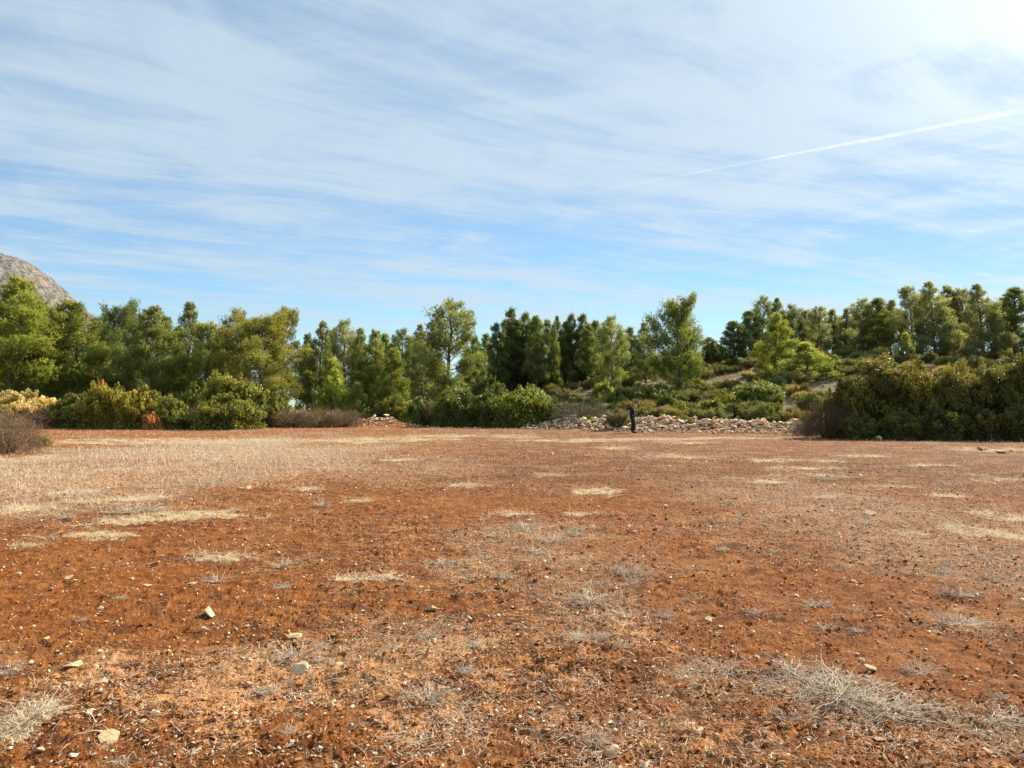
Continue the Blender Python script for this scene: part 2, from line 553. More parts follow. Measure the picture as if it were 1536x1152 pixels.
def mat_stone():
    m, t, out = new_mat("limestone")
    oi = t.node('ShaderNodeObjectInfo')
    P = t.node('ShaderNodeTexCoord').outputs['Object']
    off = t.vm('ADD', P, t.comb(t.m('MULTIPLY', oi.outputs['Random'], 30.0), 3.0, 1.0))
    n = t.noise(off, 6.0, 6, 0.65)
    n2 = t.noise(off, 40.0, 4, 0.7)
    tone = t.attr('tone').outputs['Fac']
    c = t.mix(t.ramp(n, 0.35, 0.7), (0.58, 0.41, 0.25), (0.80, 0.64, 0.44))
    c = t.mix(t.ramp(n, 0.60, 0.74), c, (0.45, 0.26, 0.15))
    c = t.mix(t.m('MULTIPLY', t.ramp(n2, 0.55, 0.8), 0.5), c, (0.33, 0.25, 0.18))
    sz = t.node('ShaderNodeSeparateXYZ'); t.l.new(P, sz.inputs[0])
    dirt = t.ramp(t.m('ADD', sz.outputs[2], t.m('MULTIPLY', n, 0.25)), 0.13, -0.02)
    c = t.mix(1.0, c, oi.outputs['Color'], 'MULTIPLY')
    c = t.mix(t.m('MULTIPLY', t.m('MULTIPLY', dirt, 0.65), t.m('LESS_THAN', t.vm('LENGTH', P), 1.2)), c, (0.42, 0.20, 0.09))
    c = t.mix(1.0, c, t.comb(tone, tone, tone), 'MULTIPLY')
    bsdf(t, out, c, 0.85, 0.3, bump(t, t.m('ADD', n, t.m('MULTIPLY', n2, 0.4)), 0.03, 0.8))
    return m


def mat_clod():
    m, t, out = new_mat("soil_crumbs")
    tone = t.attr('tone').outputs['Fac']
    P = t.node('ShaderNodeNewGeometry').outputs['Position']
    n = t.noise(P, 90.0, 4, 0.7)
    a = t.mix(t.ramp(tone, 0.0, 0.6, False), SOIL_DARK, (0.36, 0.12, 0.026))
    a = t.mix(t.ramp(tone, 0.6, 1.0, False), a, (0.68, 0.38, 0.17))
    a = t.mix(t.m('MULTIPLY', t.ramp(n, 0.45, 0.7), 0.4), a, (0.50, 0.21, 0.06))
    bsdf(t, out, a, 0.95, 0.12, bump(t, n, 0.01, 0.8))
    return m


def mat_litter(name, dark, light):
    m, t, out = new_mat(name)
    tone = t.attr('tone').outputs['Fac']
    c = t.mix(t.ramp(tone, 0.0, 1.0, False), dark, light)
    b = bsdf(t, None, c, 0.8, 0.25)
    tr = t.node('ShaderNodeBsdfTranslucent'); t.put(tr.inputs[0], c)
    mx = t.node('ShaderNodeMixShader'); mx.inputs[0].default_value = 0.25
    t.l.new(b.outputs[0], mx.inputs[1]); t.l.new(tr.outputs[0], mx.inputs[2])
    t.l.new(mx.outputs[0], out.inputs[0])
    return m


def mat_foliage(name, dark, light, tip, trans=0.35, rough=0.6, freq=0.8):
    m, t, out = new_mat(name)
    tone = t.attr('tone').outputs['Fac']
    oi = t.node('ShaderNodeObjectInfo')
    P = t.node('ShaderNodeNewGeometry').outputs['Position']
    n = t.noise(P, freq, 3, 0.6)
    f = t.m('ADD', t.m('MULTIPLY', tone, 0.75), t.m('MULTIPLY', n, 0.45))
    c = t.mix(t.ramp(f, 0.25, 0.75, False), dark, light)
    c = t.mix(t.ramp(f, 0.80, 1.1, False), c, tip)
    c = t.mix(1.0, c, oi.outputs['Color'], 'MULTIPLY')
    k = t.m('ADD', 0.85, t.m('MULTIPLY', oi.outputs['Random'], 0.3))
    c = t.mix(1.0, c, t.comb(k, k, k), 'MULTIPLY')
    b = bsdf(t, None, c, rough, 0.3)
    tr = t.node('ShaderNodeBsdfTranslucent')
    t.put(tr.inputs[0], t.mix(1.0, c, (1.55, 1.45, 0.75), 'MULTIPLY'))
    mx = t.node('ShaderNodeMixShader'); mx.inputs[0].default_value = trans
    t.l.new(b.outputs[0], mx.inputs[1]); t.l.new(tr.outputs[0], mx.inputs[2])
    t.l.new(mx.outputs[0], out.inputs[0])
    return m


def mat_bark():
    m, t, out = new_mat("bark")
    P = t.node('ShaderNodeTexCoord').outputs['Object']
    n = t.noise(t.vm('MULTIPLY', P, (1, 1, 0.25)), 14.0, 5, 0.7)
    c = t.mix(t.ramp(n, 0.35, 0.65), (0.055, 0.042, 0.034), (0.22, 0.175, 0.14))
    oi = t.node('ShaderNodeObjectInfo')
    c = t.mix(1.0, c, oi.outputs['Color'], 'MULTIPLY')
    bsdf(t, out, c, 0.9, 0.2, bump(t, n, 0.03, 0.8))
    return m


def mat_plain(name, col, rough=0.8, spec=0.3, freq=30.0, var=0.3, bmp=0.004):
    m, t, out = new_mat(name)
    P = t.node('ShaderNodeTexCoord').outputs['Object']
    n = t.noise(P, freq, 4, 0.6)
    c = t.mix(n, tuple(x * (1 - var) for x in col), tuple(min(x * (1 + var), 1) for x in col))
    bsdf(t, out, c, rough, spec, bump(t, n, bmp, 0.6))
    return m


M = {}
M['ground'] = mat_ground()
M['stone'] = mat_stone()
M['clod'] = mat_clod()
M['litter'] = mat_litter("dead_stems", (0.36, 0.25, 0.15), (0.86, 0.72, 0.52))
M['weed'] = mat_litter("weed_stems", (0.30, 0.22, 0.14), (0.84, 0.71, 0.53))
M['grass'] = mat_litter("standing_dead_grass", (0.32, 0.235, 0.14), (0.86, 0.73, 0.53))
M['straw'] = mat_litter("straw", (0.52, 0.37, 0.20), (0.84, 0.68, 0.44))
M['needles'] = mat_foliage("pine_needles", (0.090, 0.112, 0.034), (0.255, 0.282, 0.085), (0.40, 0.41, 0.16), 0.48)
M['leaf'] = mat_foliage("evergreen_leaves", (0.070, 0.085, 0.020), (0.235, 0.235, 0.050), (0.42, 0.37, 0.10), 0.36, 0.5)
M['scrub'] = mat_foliage("scrub_leaves", (0.085, 0.090, 0.045), (0.22, 0.21, 0.10), (0.40, 0.34, 0.17), 0.25, 0.7)
M['twig'] = mat_foliage("dry_twigs", (0.10, 0.072, 0.045), (0.28, 0.205, 0.135), (0.46, 0.36, 0.25), 0.1, 0.8)
M['bark'] = mat_bark()
M['slope'] = mat_litter("slope_grass", (0.13, 0.13, 0.05), (0.46, 0.37, 0.19))


# ------------------------------------------------------------------ ground sheet
def build_ground():
    # angular columns: dense in front, coarse behind; radial rows grow with distance
    a1 = np.linspace(R(-44), R(44), 1150)
    a2 = np.linspace(R(44), R(316), 70)[1:-1]
    ang = np.concatenate([a1, a2])
    rr = [0.02, 0.5, 1.0, 1.6, 2.1]
    r = 2.5
    while r < 26:
        rr.append(r); r *= 1.0048
    while r < 130:
        rr.append(r); r *= 1.009
    while r < 9000:
        rr.append(r); r *= 1.12
    rr = np.array(rr)
    A, RR = np.meshgrid(ang, rr)
    x = (RR * np.sin(A)).ravel(); y = (RR * np.cos(A)).ravel(); rad = RR.ravel()
    z = ground_h(x, y)
    front = (np.cos(A) > 0.7).ravel()
    nr = rad < 45
    k = nr & front
    xx, yy, rk = x[k], y[k], rad[k]
    n1 = fbm(xx, yy, 1.1, 2, 1)
    n2 = perlin(xx * 5.1, yy * 5.1, 5)
    n3 = perlin(xx * 12.3 + 4, yy * 12.3, 6)
    n4 = perlin(xx * 27, yy * 27, 8)
    n5 = perlin(xx * 55, yy * 55, 9)
    ridged = 1 - np.abs(perlin(xx * 8.2, yy * 8.2 + 3, 12)) * 2
    cl = np.clip(n1 * 0.5 + 0.6, 0.3, 1.2)
    zz = 0.034 * n1 + 0.018 * n2 * cl + 0.024 * n3 * cl + 0.022 * np.abs(n4) * cl + 0.008 * n5 + 0.007 * ridged * cl
    z[k] += zz * (1 - sstep(rk, 20, 45))
    k2 = rad < 130
    pale = np.zeros_like(x); bare = np.zeros_like(x); straw = np.zeros_like(x); grey = np.zeros_like(x)
    kk = k2 & front
    pale[kk], bare[kk], straw[kk], grey[kk] = maps(x[kk], y[kk])
    e = edge_y(x)
    scrub = sstep(y - e + 1.5 * fbm(x, y, 0.3, 2, 77), 0.5, 3.0)
    scrub = np.maximum(scrub, sstep(rad, 120, 200))
    brown = sstep(y, 9, 20) * sstep(x / np.maximum(y, 1), -.32, .0) * np.clip(.85 + .6 * fbm(x, y, .25, 3, 801) - .35 * grey, 0, 1)  # far right soil, darkened in colour for the shaded sides of clods
    scrub = np.maximum(scrub, sstep(np.abs(x) / np.maximum(np.abs(y), 30), 1.6, 3.0))
    V = np.stack([x, y, z], 1)
    nc = len(ang); nrw = len(rr)
    i = np.arange(nrw - 1)[:, None] * nc; j = np.arange(nc)[None, :]; j2 = (j + 1) % nc
    F = np.stack([i + j, i + nc + j, i + nc + j2, i + j2], -1).reshape(-1, 4)
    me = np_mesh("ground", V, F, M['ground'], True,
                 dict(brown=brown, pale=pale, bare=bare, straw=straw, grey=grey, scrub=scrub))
    tag(link("ground", me), kind='structure')


build_ground()


# ------------------------------------------------------------------ mountain
def build_mountain():
    m, t, out = new_mat("mountain_rock")
    P = t.node('ShaderNodeNewGeometry').outputs['Position']
    n = t.noise(P, 0.06, 6, 0.65)
    n2 = t.noise(P, 0.22, 6, 0.7)
    vor = t.voronoi(t.vm('ADD', P, t.comb(t.m('MULTIPLY', n2, 6.0), 0.0, 0.0)), 0.16)
    rock = t.mix(t.ramp(n2, 0.35, 0.65), (0.13, 0.12, 0.105), (0.31, 0.285, 0.255))
    rock = t.mix(t.ramp(n, 0.50, 0.62), rock, (0.30, 0.20, 0.13))
    green = t.ramp(t.m('ADD', vor, t.m('MULTIPLY', n, 0.5)), 0.62, 0.50)
    c = t.mix(t.m('MULTIPLY', green, 0.85), rock, (0.085, 0.095, 0.06))
    bsdf(t, out, c, 0.95, 0.1, bump(t, t.m('ADD', n2, t.m('MULTIPLY', vor, -0.4)), 5.0, 1.0))
    xs = np.arange(-900, -180, 2.2); ys = np.arange(520, 1100, 3.0)
    X, Y = np.meshgrid(xs, ys)
    x = X.ravel(); y = Y.ravel()
    ridge = np.interp(x, [-900, -700, -560, -500, -462, -445, -420, -400, -350, -300, -250, -180],
                      [120, 168, 162, 154, 144, 137, 112, 95, 58, 26, 4, -14])
    dy = np.where(y < 700, (700 - y) / 190.0, (y - 700) / 330.0)
    z = ridge * (1 - sstep(dy, 0.0, 1.0) * 1.02)
    amp = sstep(z, 0, 40)
    z = z + amp * (9 * fbm(x, y, 0.012, 5, 900, 0.55) + 4.5 * np.abs(fbm(x, y, 0.05, 4, 930, 0.6)) + 1.6 * fbm(x, y, 0.2, 3, 940, .6))
    nc = len(xs); nr = len(ys)
    i = np.arange(nr - 1)[:, None] * nc; j = np.arange(nc - 1)[None, :]
    F = np.stack([i + j, i + j + 1, i + nc + j + 1, i + nc + j], -1).reshape(-1, 4)
    me = np_mesh("mountain", np.stack([x, y, z - 6.0], 1), F, m, True)
    tag(link("mountain", me), kind='structure')


build_mountain()


# ------------------------------------------------------------------ pines
def make_pine(seed, H=9.0, Rad=2.7, style='cone', dens=1.0, low=0.12):
    """returns (trunk mesh, crown mesh) of an Aleppo pine, base at the origin"""
    rng = np.random.default_rng(seed)
    g = Geo()
    k = 9
    tt = np.linspace(0, 1, k)
    lean = rng.normal(0, 0.025 * H, 2)
    wob = rng.normal(0, 0.012 * H, (k, 2)) * (tt[:, None] > 0.1)
    trunk = np.stack([lean[0] * tt ** 1.5 + wob[:, 0], lean[1] * tt ** 1.5 + wob[:, 1], tt * H * 0.97 - 0.35 * (tt == 0)], 1)
    g.tube(trunk, 0.020 * H * (1 - tt) ** 0.8 + 0.012, 8)
    C = []; D = []; T = []
    nb = int({'cone': 50, 'round': 46, 'open': 42, 'column': 52, 'young': 40}[style] * (H / 9.0) ** 0.5)
    az = rng.uniform(0, 6.28)
    for i in range(nb):
        s = (i + rng.uniform(-0.3, 0.3)) / nb
        s = min(max(s, 0), 1)
        t = low + (0.985 - low) * s
        if style == 'cone':
            prof = (1 - s ** 1.25) ** 0.9 * min(1, 0.72 + 1.6 * s) + 0.05
        elif style == 'round':
            prof = math.sqrt(max(1 - (1.75 * s - 0.72) ** 2, 0.03)) if s > 0.1 else 0.7
        elif style == 'open':
            prof = (1 - s) ** 0.55 * (0.55 + 0.7 * math.sin(min(s * 2.2, 1.57)))
        elif style == 'column':
            prof = (1 - s ** 1.7) ** 0.9 * (0.75 + 0.3 * s)
        else:
            prof = (1 - s) ** 0.9
        L = Rad * max(prof, 0.08) * rng.uniform(0.62, 1.15)
        az += 2.4 + rng.normal(0, 0.35)
        el = R(8 + 45 * s + rng.normal(0, 8))
        j = t * (k - 1); j0 = int(min(j, k - 2)); base = trunk[j0] + (trunk[j0 + 1] - trunk[j0]) * (j - j0)
        n = 6
        q = np.linspace(0, 1, n)[:, None]
        dirh = np.array([math.cos(az), math.sin(az), 0])
        sidev = np.array([-math.sin(az), math.cos(az), 0]) * rng.normal(0, 0.12)
        br = base + dirh * L * q * math.cos(el) + sidev * L * q ** 2 + np.array([0, 0, 1]) * L * (math.sin(el) * q + 0.22 * q ** 2)
        r0 = 0.012 + 0.016 * L * (H / 9)
        g.tube(br, r0 * (1 - q[:, 0] * 0.8), 5)
        ns = max(3, int(3 + L * 3.2))
        for b in range(ns):
            f = rng.uniform(0.28, 1.0) if b else 1.0
            jj = f * (n - 1); j0 = int(min(jj, n - 2)); p = br[j0] + (br[j0 + 1] - br[j0]) * (jj - j0)
            saz = az + rng.choice([-1, 1]) * rng.uniform(0.35, 1.25)
            sl = (0.30 + 0.34 * L * (1 - 0.55 * f)) * rng.uniform(0.6, 1.15) if b else 0.15
            tip = p + np.array([math.cos(saz) * sl, math.sin(saz) * sl, sl * rng.uniform(0.2, 0.75)])
            mid = (p + tip) / 2 + np.array([0, 0, -0.04])
            g.tube(np.array([p, mid, tip]), [0.012, 0.009, 0.004], 3)
            # tufts in a flattened, upturned puff round the shoot
            cr = (0.24 + 0.14 * min(L, 2.4)) * rng.uniform(0.75, 1.2) * (1 - .25 * s)
            m = int(19 * dens * (cr / 0.4) ** 1.4) + 4
            u = unit(rng.normal(0, 1, (m, 3)))
            rad = cr * rng.uniform(0.35, 1.0, (m, 1)) ** 0.6
            pts = p + (tip - p) * rng.uniform(0.25, 1.05, (m, 1)) + u * rad * np.array([.9, .9, 1.0]) + np.array([0, 0, cr * .12])
            dd = unit(u * 0.6 + dirh * 0.3 + np.array([0, 0, 1.1]))
            C.append(pts); D.append(dd)
            ct = rng.uniform(0.15, 0.7)
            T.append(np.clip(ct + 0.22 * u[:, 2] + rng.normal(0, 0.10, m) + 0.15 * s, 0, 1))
    # leader
    m = int(40 * dens)
    C.append(trunk[-1] + rng.normal(0, 1, (m, 3)) * np.array([.17, .17, .22]) - np.array([0, 0, .25])); D.append(np.tile([0, 0, 1.0], (m, 1))); T.append(rng.uniform(.4, .9, m))
    C = np.concatenate(C); D = np.concatenate(D); T = np.concatenate(T)
    V, F, A = blades(C, D, 0.24, 0.030, 7, 0.40, rng, T)
    tv, tf, ta = g.arrays()
    Hm = float(np.percentile(V[:, 2], 99.85)); c0 = trunk[4]
    Rm = float(np.percentile(np.hypot(V[:, 0] - c0[0], V[:, 1] - c0[1]), 95))
    return (np_mesh("pine_trunk", tv, tf, M['bark'], True), np_mesh("pine_crown", V, F, M['needles'], False, dict(tone=A)), Hm, Rm)


PINES = {}
for i_, (st, h_, r_, dn, lo) in enumerate([
        ('cone', 9.0, 2.6, 1.3, 0.03), ('cone', 9.5, 2.3, 1.15, 0.05), ('round', 8.6, 3.3, 1.25, 0.05),
        ('open', 9.5, 2.9, 0.9, 0.08), ('column', 9.2, 1.8, 1.1, 0.12), ('column', 8.6, 1.55, 0.85, 0.28),
        ('young', 4.4, 1.5, 1.2, 0.03), ('open', 9.0, 2.3, 0.85, 0.26), ('cone', 10.5, 3.6, 1.3, 0.05),
        ('column', 8.4, 1.9, 1.2, 0.18)]):
    PINES[i_] = make_pine(1000 + i_, h_, r_, st, dn, lo)


def put_pine(px, top, w, Y, var, color, label, group=None, rz=None, name="pine_tree"):
    """crown centre px, top row, crown width in photo px, distance Y"""
    if px < 740: Y = Y * 1.2
    x = xat(px, Y)
    zb = float(ground_h(np.array([x]), np.array([Y]))[0])
    ht = zat(top, Y) - zb
    tr, cr, H, rad = PINES[var]
    sz = ht / H
    sx = (w / FPX * Y) / (1.95 * rad) * (1.0 if px > 740 else 1.08)
    e = empty(name, (x, Y, zb - 0.05), random.uniform(0, 6.28) if rz is None else rz, (sx, sx, sz))
    a = link("trunk", tr, e); b = link("crown", cr, e)
    b.color = tuple(color) + (1,)
    tag(e, label, "pine tree", group or "pines beyond the field")
    return e


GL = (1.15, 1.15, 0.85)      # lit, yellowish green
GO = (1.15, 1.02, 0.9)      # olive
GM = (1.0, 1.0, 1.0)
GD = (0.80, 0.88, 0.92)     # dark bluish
GG = (1.3, 1.22, 1.9)     # greyish and lighter, backlit haze of the right pines put into the tint
# px, top, width, Y, variant, colour, label
NAMED_PINES = [
    (22, 418, 135, 56, 0, GL, "broad bright green pine at the very left edge, taller than the trees next to it"),
    (110, 452, 115, 59, 0, GL, "wide green pine standing just below the foot of the rocky mountain slope"),
    (68, 447, 80, 66, 2, GM, "rounded pine half hidden between the two broad pines at the left edge"),
    (178, 449, 82, 70, 2, GD, "dark rounded pine crown rising behind the lighter pines right of the mountain foot"),
    (222, 460, 92, 60, 0, GM, "pointed mid green pine behind the yellow green bush"),
    (284, 453, 66, 64, 1, GM, "tall narrow round-topped pine right of the pointed one behind the yellow green bush"),
    (312, 482, 50, 61, 7, GL, "thin light green pine leaning against the right side of a tall narrow pine"),
    (352, 462, 62, 63, 3, GO, "ragged olive pine forming the left peak of the spreading crown with bare limbs"),
    (392, 466, 125, 59, 2, GO, "spreading olive pine with pale bare limbs showing inside its crown"),
    (424, 459, 50, 64, 7, GO, "slim olive pine whose tip rises at the right of the spreading olive crown"),
    (479, 482, 58, 66, 1, GM, "green pine with forked tip right of the gap with sky near the olive pines"),
    (517, 479, 50, 71, 3, GG, "greyish pine with a narrow tip in the row behind the small bright pines"),
    (543, 492, 46, 70, 1, GM, "mid green pine tucked right of the greyish narrow tipped pine"),
    (503, 536, 56, 59, 6, (1.25, 1.28, 1.0), "small bright green young pine in front of the left row"),
    (533, 572, 36, 58, 6, (1.25, 1.28, 1.05), "smallest bright green sapling pine right of the young bright pine"),
    (562, 495, 52, 69, 0, GM, "green pine with a blunt top in the middle of the left row"),
    (590, 521, 50, 62, 0, GL, "shorter yellowish green pine standing in front of the middle of the left row"),
    (606, 493, 50, 74, 3, GD, "dark pine rising behind the shorter yellowish one"),
    (634, 487, 52, 70, 1, GG, "green pine touching the left side of the tall pine with visible trunk"),
    (672, 449, 92, 61, 3, GM, "tallest airy pine left of centre with its dark trunk visible to the ground"),
    (712, 504, 34, 88, 4, GD, "small dark distant pine in the gap right of the tall airy pine"),
    (918, 473, 48, 73, 3, (1.2, 1.2, 1.2), "thin pine with see-through crown left of the biggest pine on the slope"),
    (1020, 442, 92, 67, 2, (1.0, 1.04, .95), "biggest pine of the slope, full dome shaped crown right of the standing person"),
    (968, 483, 46, 80, 1, GM, "mid green pine just left of the biggest dome shaped pine"),
    (946, 490, 36, 84, 4, GD, "dark narrow pine between the see-through pine and its right neighbour"),
    (1064, 505, 34, 90, 5, GG, "small thin pine showing sky between its stems right of the dome shaped pine"),
    (1163, 470, 60, 70, 0, GL, "light green pine in front of the dark pines on the right slope"),
    (1211, 512, 84, 66, 6, (1.1, 1.15, .95), "low rounded pine with a short dark trunk standing alone on the right slope"),
    (1240, 550, 46, 65, 6, (1.3, 1.35, 1.1), "small light pine shoot at the right foot of the low rounded pine"),
    (1101, 481, 46, 84, 9, GD, "leftmost dark pine of the right hand group beside the blue gap"),
    (1124, 466, 44, 86, 9, GD, "dark pine stepping up to the right from the blue gap"),
    (1144, 443, 40, 88, 3, GD, "tallest dark pine peak behind the light green pine of the right slope"),
    (1170, 447, 46, 87, 1, GM, "dark pine peak directly behind the light green pine"),
    (1296, 447, 46, 84, 3, GG, "greyish see-through pine left of the tall pines above the big right bush"),
    (1318, 446, 50, 82, 9, GM, "dark stemmed pine with full top above the left end of the big right bush"),
    (1338, 449, 34, 88, 5, GG, "very thin pine with bare lower trunk above the big right bush"),
    (1369, 428, 46, 82, 7, GG, "slim tall pine with a long bare trunk above the big right bush"),
    (1402, 422, 72, 80, 1, GG, "tallest pine of the right side, wide greyish green crown"),
    (1424, 428, 44, 84, 4, GG, "pine tip close to the right of the tallest right side pine"),
    (1447, 431, 46, 83, 7, GG, "airy pine with sky showing through between two full crowns at right"),
    (1474, 426, 74, 74, 1, GG, "wide light greyish pine near the right edge"),
    (1528, 430, 62, 76, 9, GD, "dark dense pine cut by the right edge of the view"),
    (1510, 452, 34, 84, 3, GG, "thin pine in the gap beside the dark pine at the right edge"),
    (1362, 498, 34, 74, 6, (1.3, 1.35, 1.2), "low light green pine branch cluster in front of the bare trunks at right"),
]
NAMED_PINES += [
    (-70, 430, 120, 60, 8, GL, "broad pine standing just beyond the left edge of the view"),
    (1590, 436, 70, 80, 1, GG, "greyish pine standing just beyond the right edge of the view"),
]
for p in NAMED_PINES:
    put_pine(*p)
ORD = ["first", "second", "third", "fourth", "fifth", "sixth", "seventh", "eighth", "ninth", "tenth", "eleventh", "twelfth",
       "thirteenth", "fourteenth", "fifteenth", "sixteenth", "seventeenth", "eighteenth", "nineteenth", "twentieth"]


def ordinal(px, lst):
    return ORD[sorted(q[0] for q in lst).index(px)]


# the dark grove on the rise behind the clearing
GROVE = [(728, 500, 36), (745, 484, 38), (768, 461, 40), (788, 468, 40), (805, 473, 36), (822, 479, 36),
                     (838, 474, 34), (857, 470, 34), (875, 470, 38), (892, 480, 34), (908, 492, 30), (758, 478, 34),
                     (798, 482, 34), (848, 482, 34), (884, 486, 34), (928, 494, 30), (776, 480, 30), (830, 486, 30)]
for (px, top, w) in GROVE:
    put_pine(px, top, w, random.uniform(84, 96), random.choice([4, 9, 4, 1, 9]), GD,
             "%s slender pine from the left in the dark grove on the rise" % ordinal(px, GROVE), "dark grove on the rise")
RIDGE = [(1190, 456, 40), (1208, 464, 36), (1230, 458, 36), (1250, 463, 36), (1271, 462, 34), (1220, 470, 34),
                     (1262, 474, 32), (1284, 466, 32), (1304, 462, 30), (1384, 440, 34), (1494, 452, 32), (1460, 444, 32), (1082, 522, 26),
                     (1434, 446, 30), (1350, 462, 30), (1328, 466, 30)]
for (px, top, w) in RIDGE:
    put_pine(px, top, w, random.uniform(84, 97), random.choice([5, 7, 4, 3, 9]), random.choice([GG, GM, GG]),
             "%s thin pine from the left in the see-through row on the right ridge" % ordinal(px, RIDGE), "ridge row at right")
BACK = [(140, 476, 50), (248, 474, 50), (330, 492, 44), (462, 500, 40), (498, 494, 36), (575, 500, 36), (650, 500, 40),
                     (620, 505, 40), (45, 455, 60), (205, 470, 50), (268, 490, 40), (530, 505, 40), (5, 450, 60), (700, 520, 30)]
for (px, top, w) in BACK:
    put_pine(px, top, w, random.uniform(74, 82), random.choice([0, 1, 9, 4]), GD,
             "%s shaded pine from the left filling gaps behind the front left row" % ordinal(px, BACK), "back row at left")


# ------------------------------------------------------------------ shrubs
def make_bush(seed, r=1.5, h=1.6, nl=26, leaf=0.10, per=460, mat='leaf', droop=0.15):
    """mound of leafy lumps on woody stems; base at the origin"""
    rng = np.random.default_rng(seed)
    g = Geo()
    C = []; Nn = []; T = []
    for i in range(nl):
        a = rng.uniform(0, 6.28); q = math.sqrt(rng.uniform(0, 1))
        ph = rng.uniform(0, 1) ** 0.35
        rr = r * 0.80 * q
        zc = h * (0.10 + 0.66 * ph * math.sqrt(max(1 - (rr / (0.92 * r)) ** 2, 0.05)) * rng.uniform(0.78, 1.12))
        c = np.array([math.cos(a) * rr, math.sin(a) * rr, zc])
        lr = rng.uniform(0.18, 0.32) * min(r, h * 1.3)
        # stem to the lump
        g.tube(np.array([[c[0] * .12, c[1] * .12, -0.05], [c[0] * .45, c[1] * .45, c[2] * .5], [c[0] * .9, c[1] * .9, c[2]]]),
               [0.022 * r, 0.014 * r, 0.006 * r], 4)
        # small sprays within a lump
        m = per
        ns = 16
        sp = unit(rng.normal(0, 1, (ns, 3))) * lr * rng.uniform(0.55, 1.0, (ns, 1)) * np.array([1.1, 1.1, .72])
        idx = rng.integers(0, ns, m)
        u = unit(rng.normal(0, 1, (m, 3)))
        pts = c + sp[idx] + u * lr * 0.33 * rng.uniform(0.2, 1.0, (m, 1)) ** 0.5
        nn = unit(pts - c + np.array([0, 0, 0.25 * lr]))
        keep = pts[:, 2] > 0.0
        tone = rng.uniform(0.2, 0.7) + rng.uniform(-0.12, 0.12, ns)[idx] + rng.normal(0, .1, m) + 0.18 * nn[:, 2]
        C.append(pts[keep]); Nn.append(nn[keep]); T.append(np.clip(tone[keep], 0, 1))
    # skirt of foliage to the ground
    m = int(per * nl * 0.28)
    a = rng.uniform(0, 6.28, m); q = rng.uniform(0.72, 1.0, m) * r * (1 + 0.13 * np.sin(a * 5 + seed))
    zz = rng.uniform(0.0, 1.0, m) ** 1.5 * 0.34 * h
    q = q * (0.86 - 0.45 * (zz / h))
    P = np.stack([np.cos(a) * q, np.sin(a) * q, zz], 1)
    P += rng.normal(0, .05 * r, P.shape); P[:, 2] = np.abs(P[:, 2])
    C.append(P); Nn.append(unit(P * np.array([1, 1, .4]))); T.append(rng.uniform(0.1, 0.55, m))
    C = np.concatenate(C); Nn = np.concatenate(Nn); T = np.concatenate(T)
    V, F, A = leaves(C, Nn, leaf, rng, T)
    kz = h / np.percentile(V[:, 2], 99.3); V[:, 2] *= kz
    kr = r / np.percentile(np.hypot(V[:, 0], V[:, 1]), 98); V[:, :2] *= kr
    tv, tf, ta = g.arrays()
    tv = tv * np.array([kr, kr, kz])
    return (np_mesh("shrub_stems", tv, tf, M['bark'], True), np_mesh("shrub_foliage", V, F, M[mat], False, dict(tone=A)), r, h)


def make_spiky(seed, r=0.6, h=0.6, n=2600, mat='scrub', L=0.14, w=0.022, fill=1.0):
    """rosemary / broom like cushion of upright sprigs"""
    rng = np.random.default_rng(seed)
    g = Geo()
    ns = 34
    a = rng.uniform(0, 6.28, ns); q = np.sqrt(rng.uniform(0, 1, ns))
    tipx = np.cos(a) * q * r; tipy = np.sin(a) * q * r
    tipz = h * (0.45 + 0.55 * np.sqrt(np.clip(1 - q ** 2, 0, 1))) * rng.uniform(0.65, 1.1, ns)
    tip = np.stack([tipx, tipy, tipz], 1)
    root = tip * np.array([.22, .22, 0]) - np.array([0, 0, .04])
    for i in range(ns):
        mid = (root[i] * .5 + tip[i] * .5) + np.array([tip[i][0] * .12, tip[i][1] * .12, 0])
        g.tube(np.array([root[i], mid, tip[i]]), [0.010, 0.007, 0.003], 3)
    idx = rng.integers(0, ns, n); f = rng.uniform(0.12, 1.0, (n, 1))
    P = root[idx] + (tip[idx] - root[idx]) * f + rng.normal(0, 0.07 * r, (n, 3))
    P[:, 2] = np.abs(P[:, 2])
    D = unit(tip[idx] * np.array([.7, .7, 0]) / max(r, .1) + np.array([0, 0, 1.0]))
    tone = np.clip(0.2 + 0.5 * f[:, 0] + rng.uniform(-.2, .2, ns)[idx] + rng.normal(0, .08, n), 0, 1)
    V, F, A = blades(P, D, L, w, 3, 0.45, rng, tone)
    tv, tf, ta = g.arrays()
    return (np_mesh("shrub_stems", tv, tf, M['bark'], True), np_mesh("shrub_foliage", V, F, M[mat], False, dict(tone=A)), r, h)


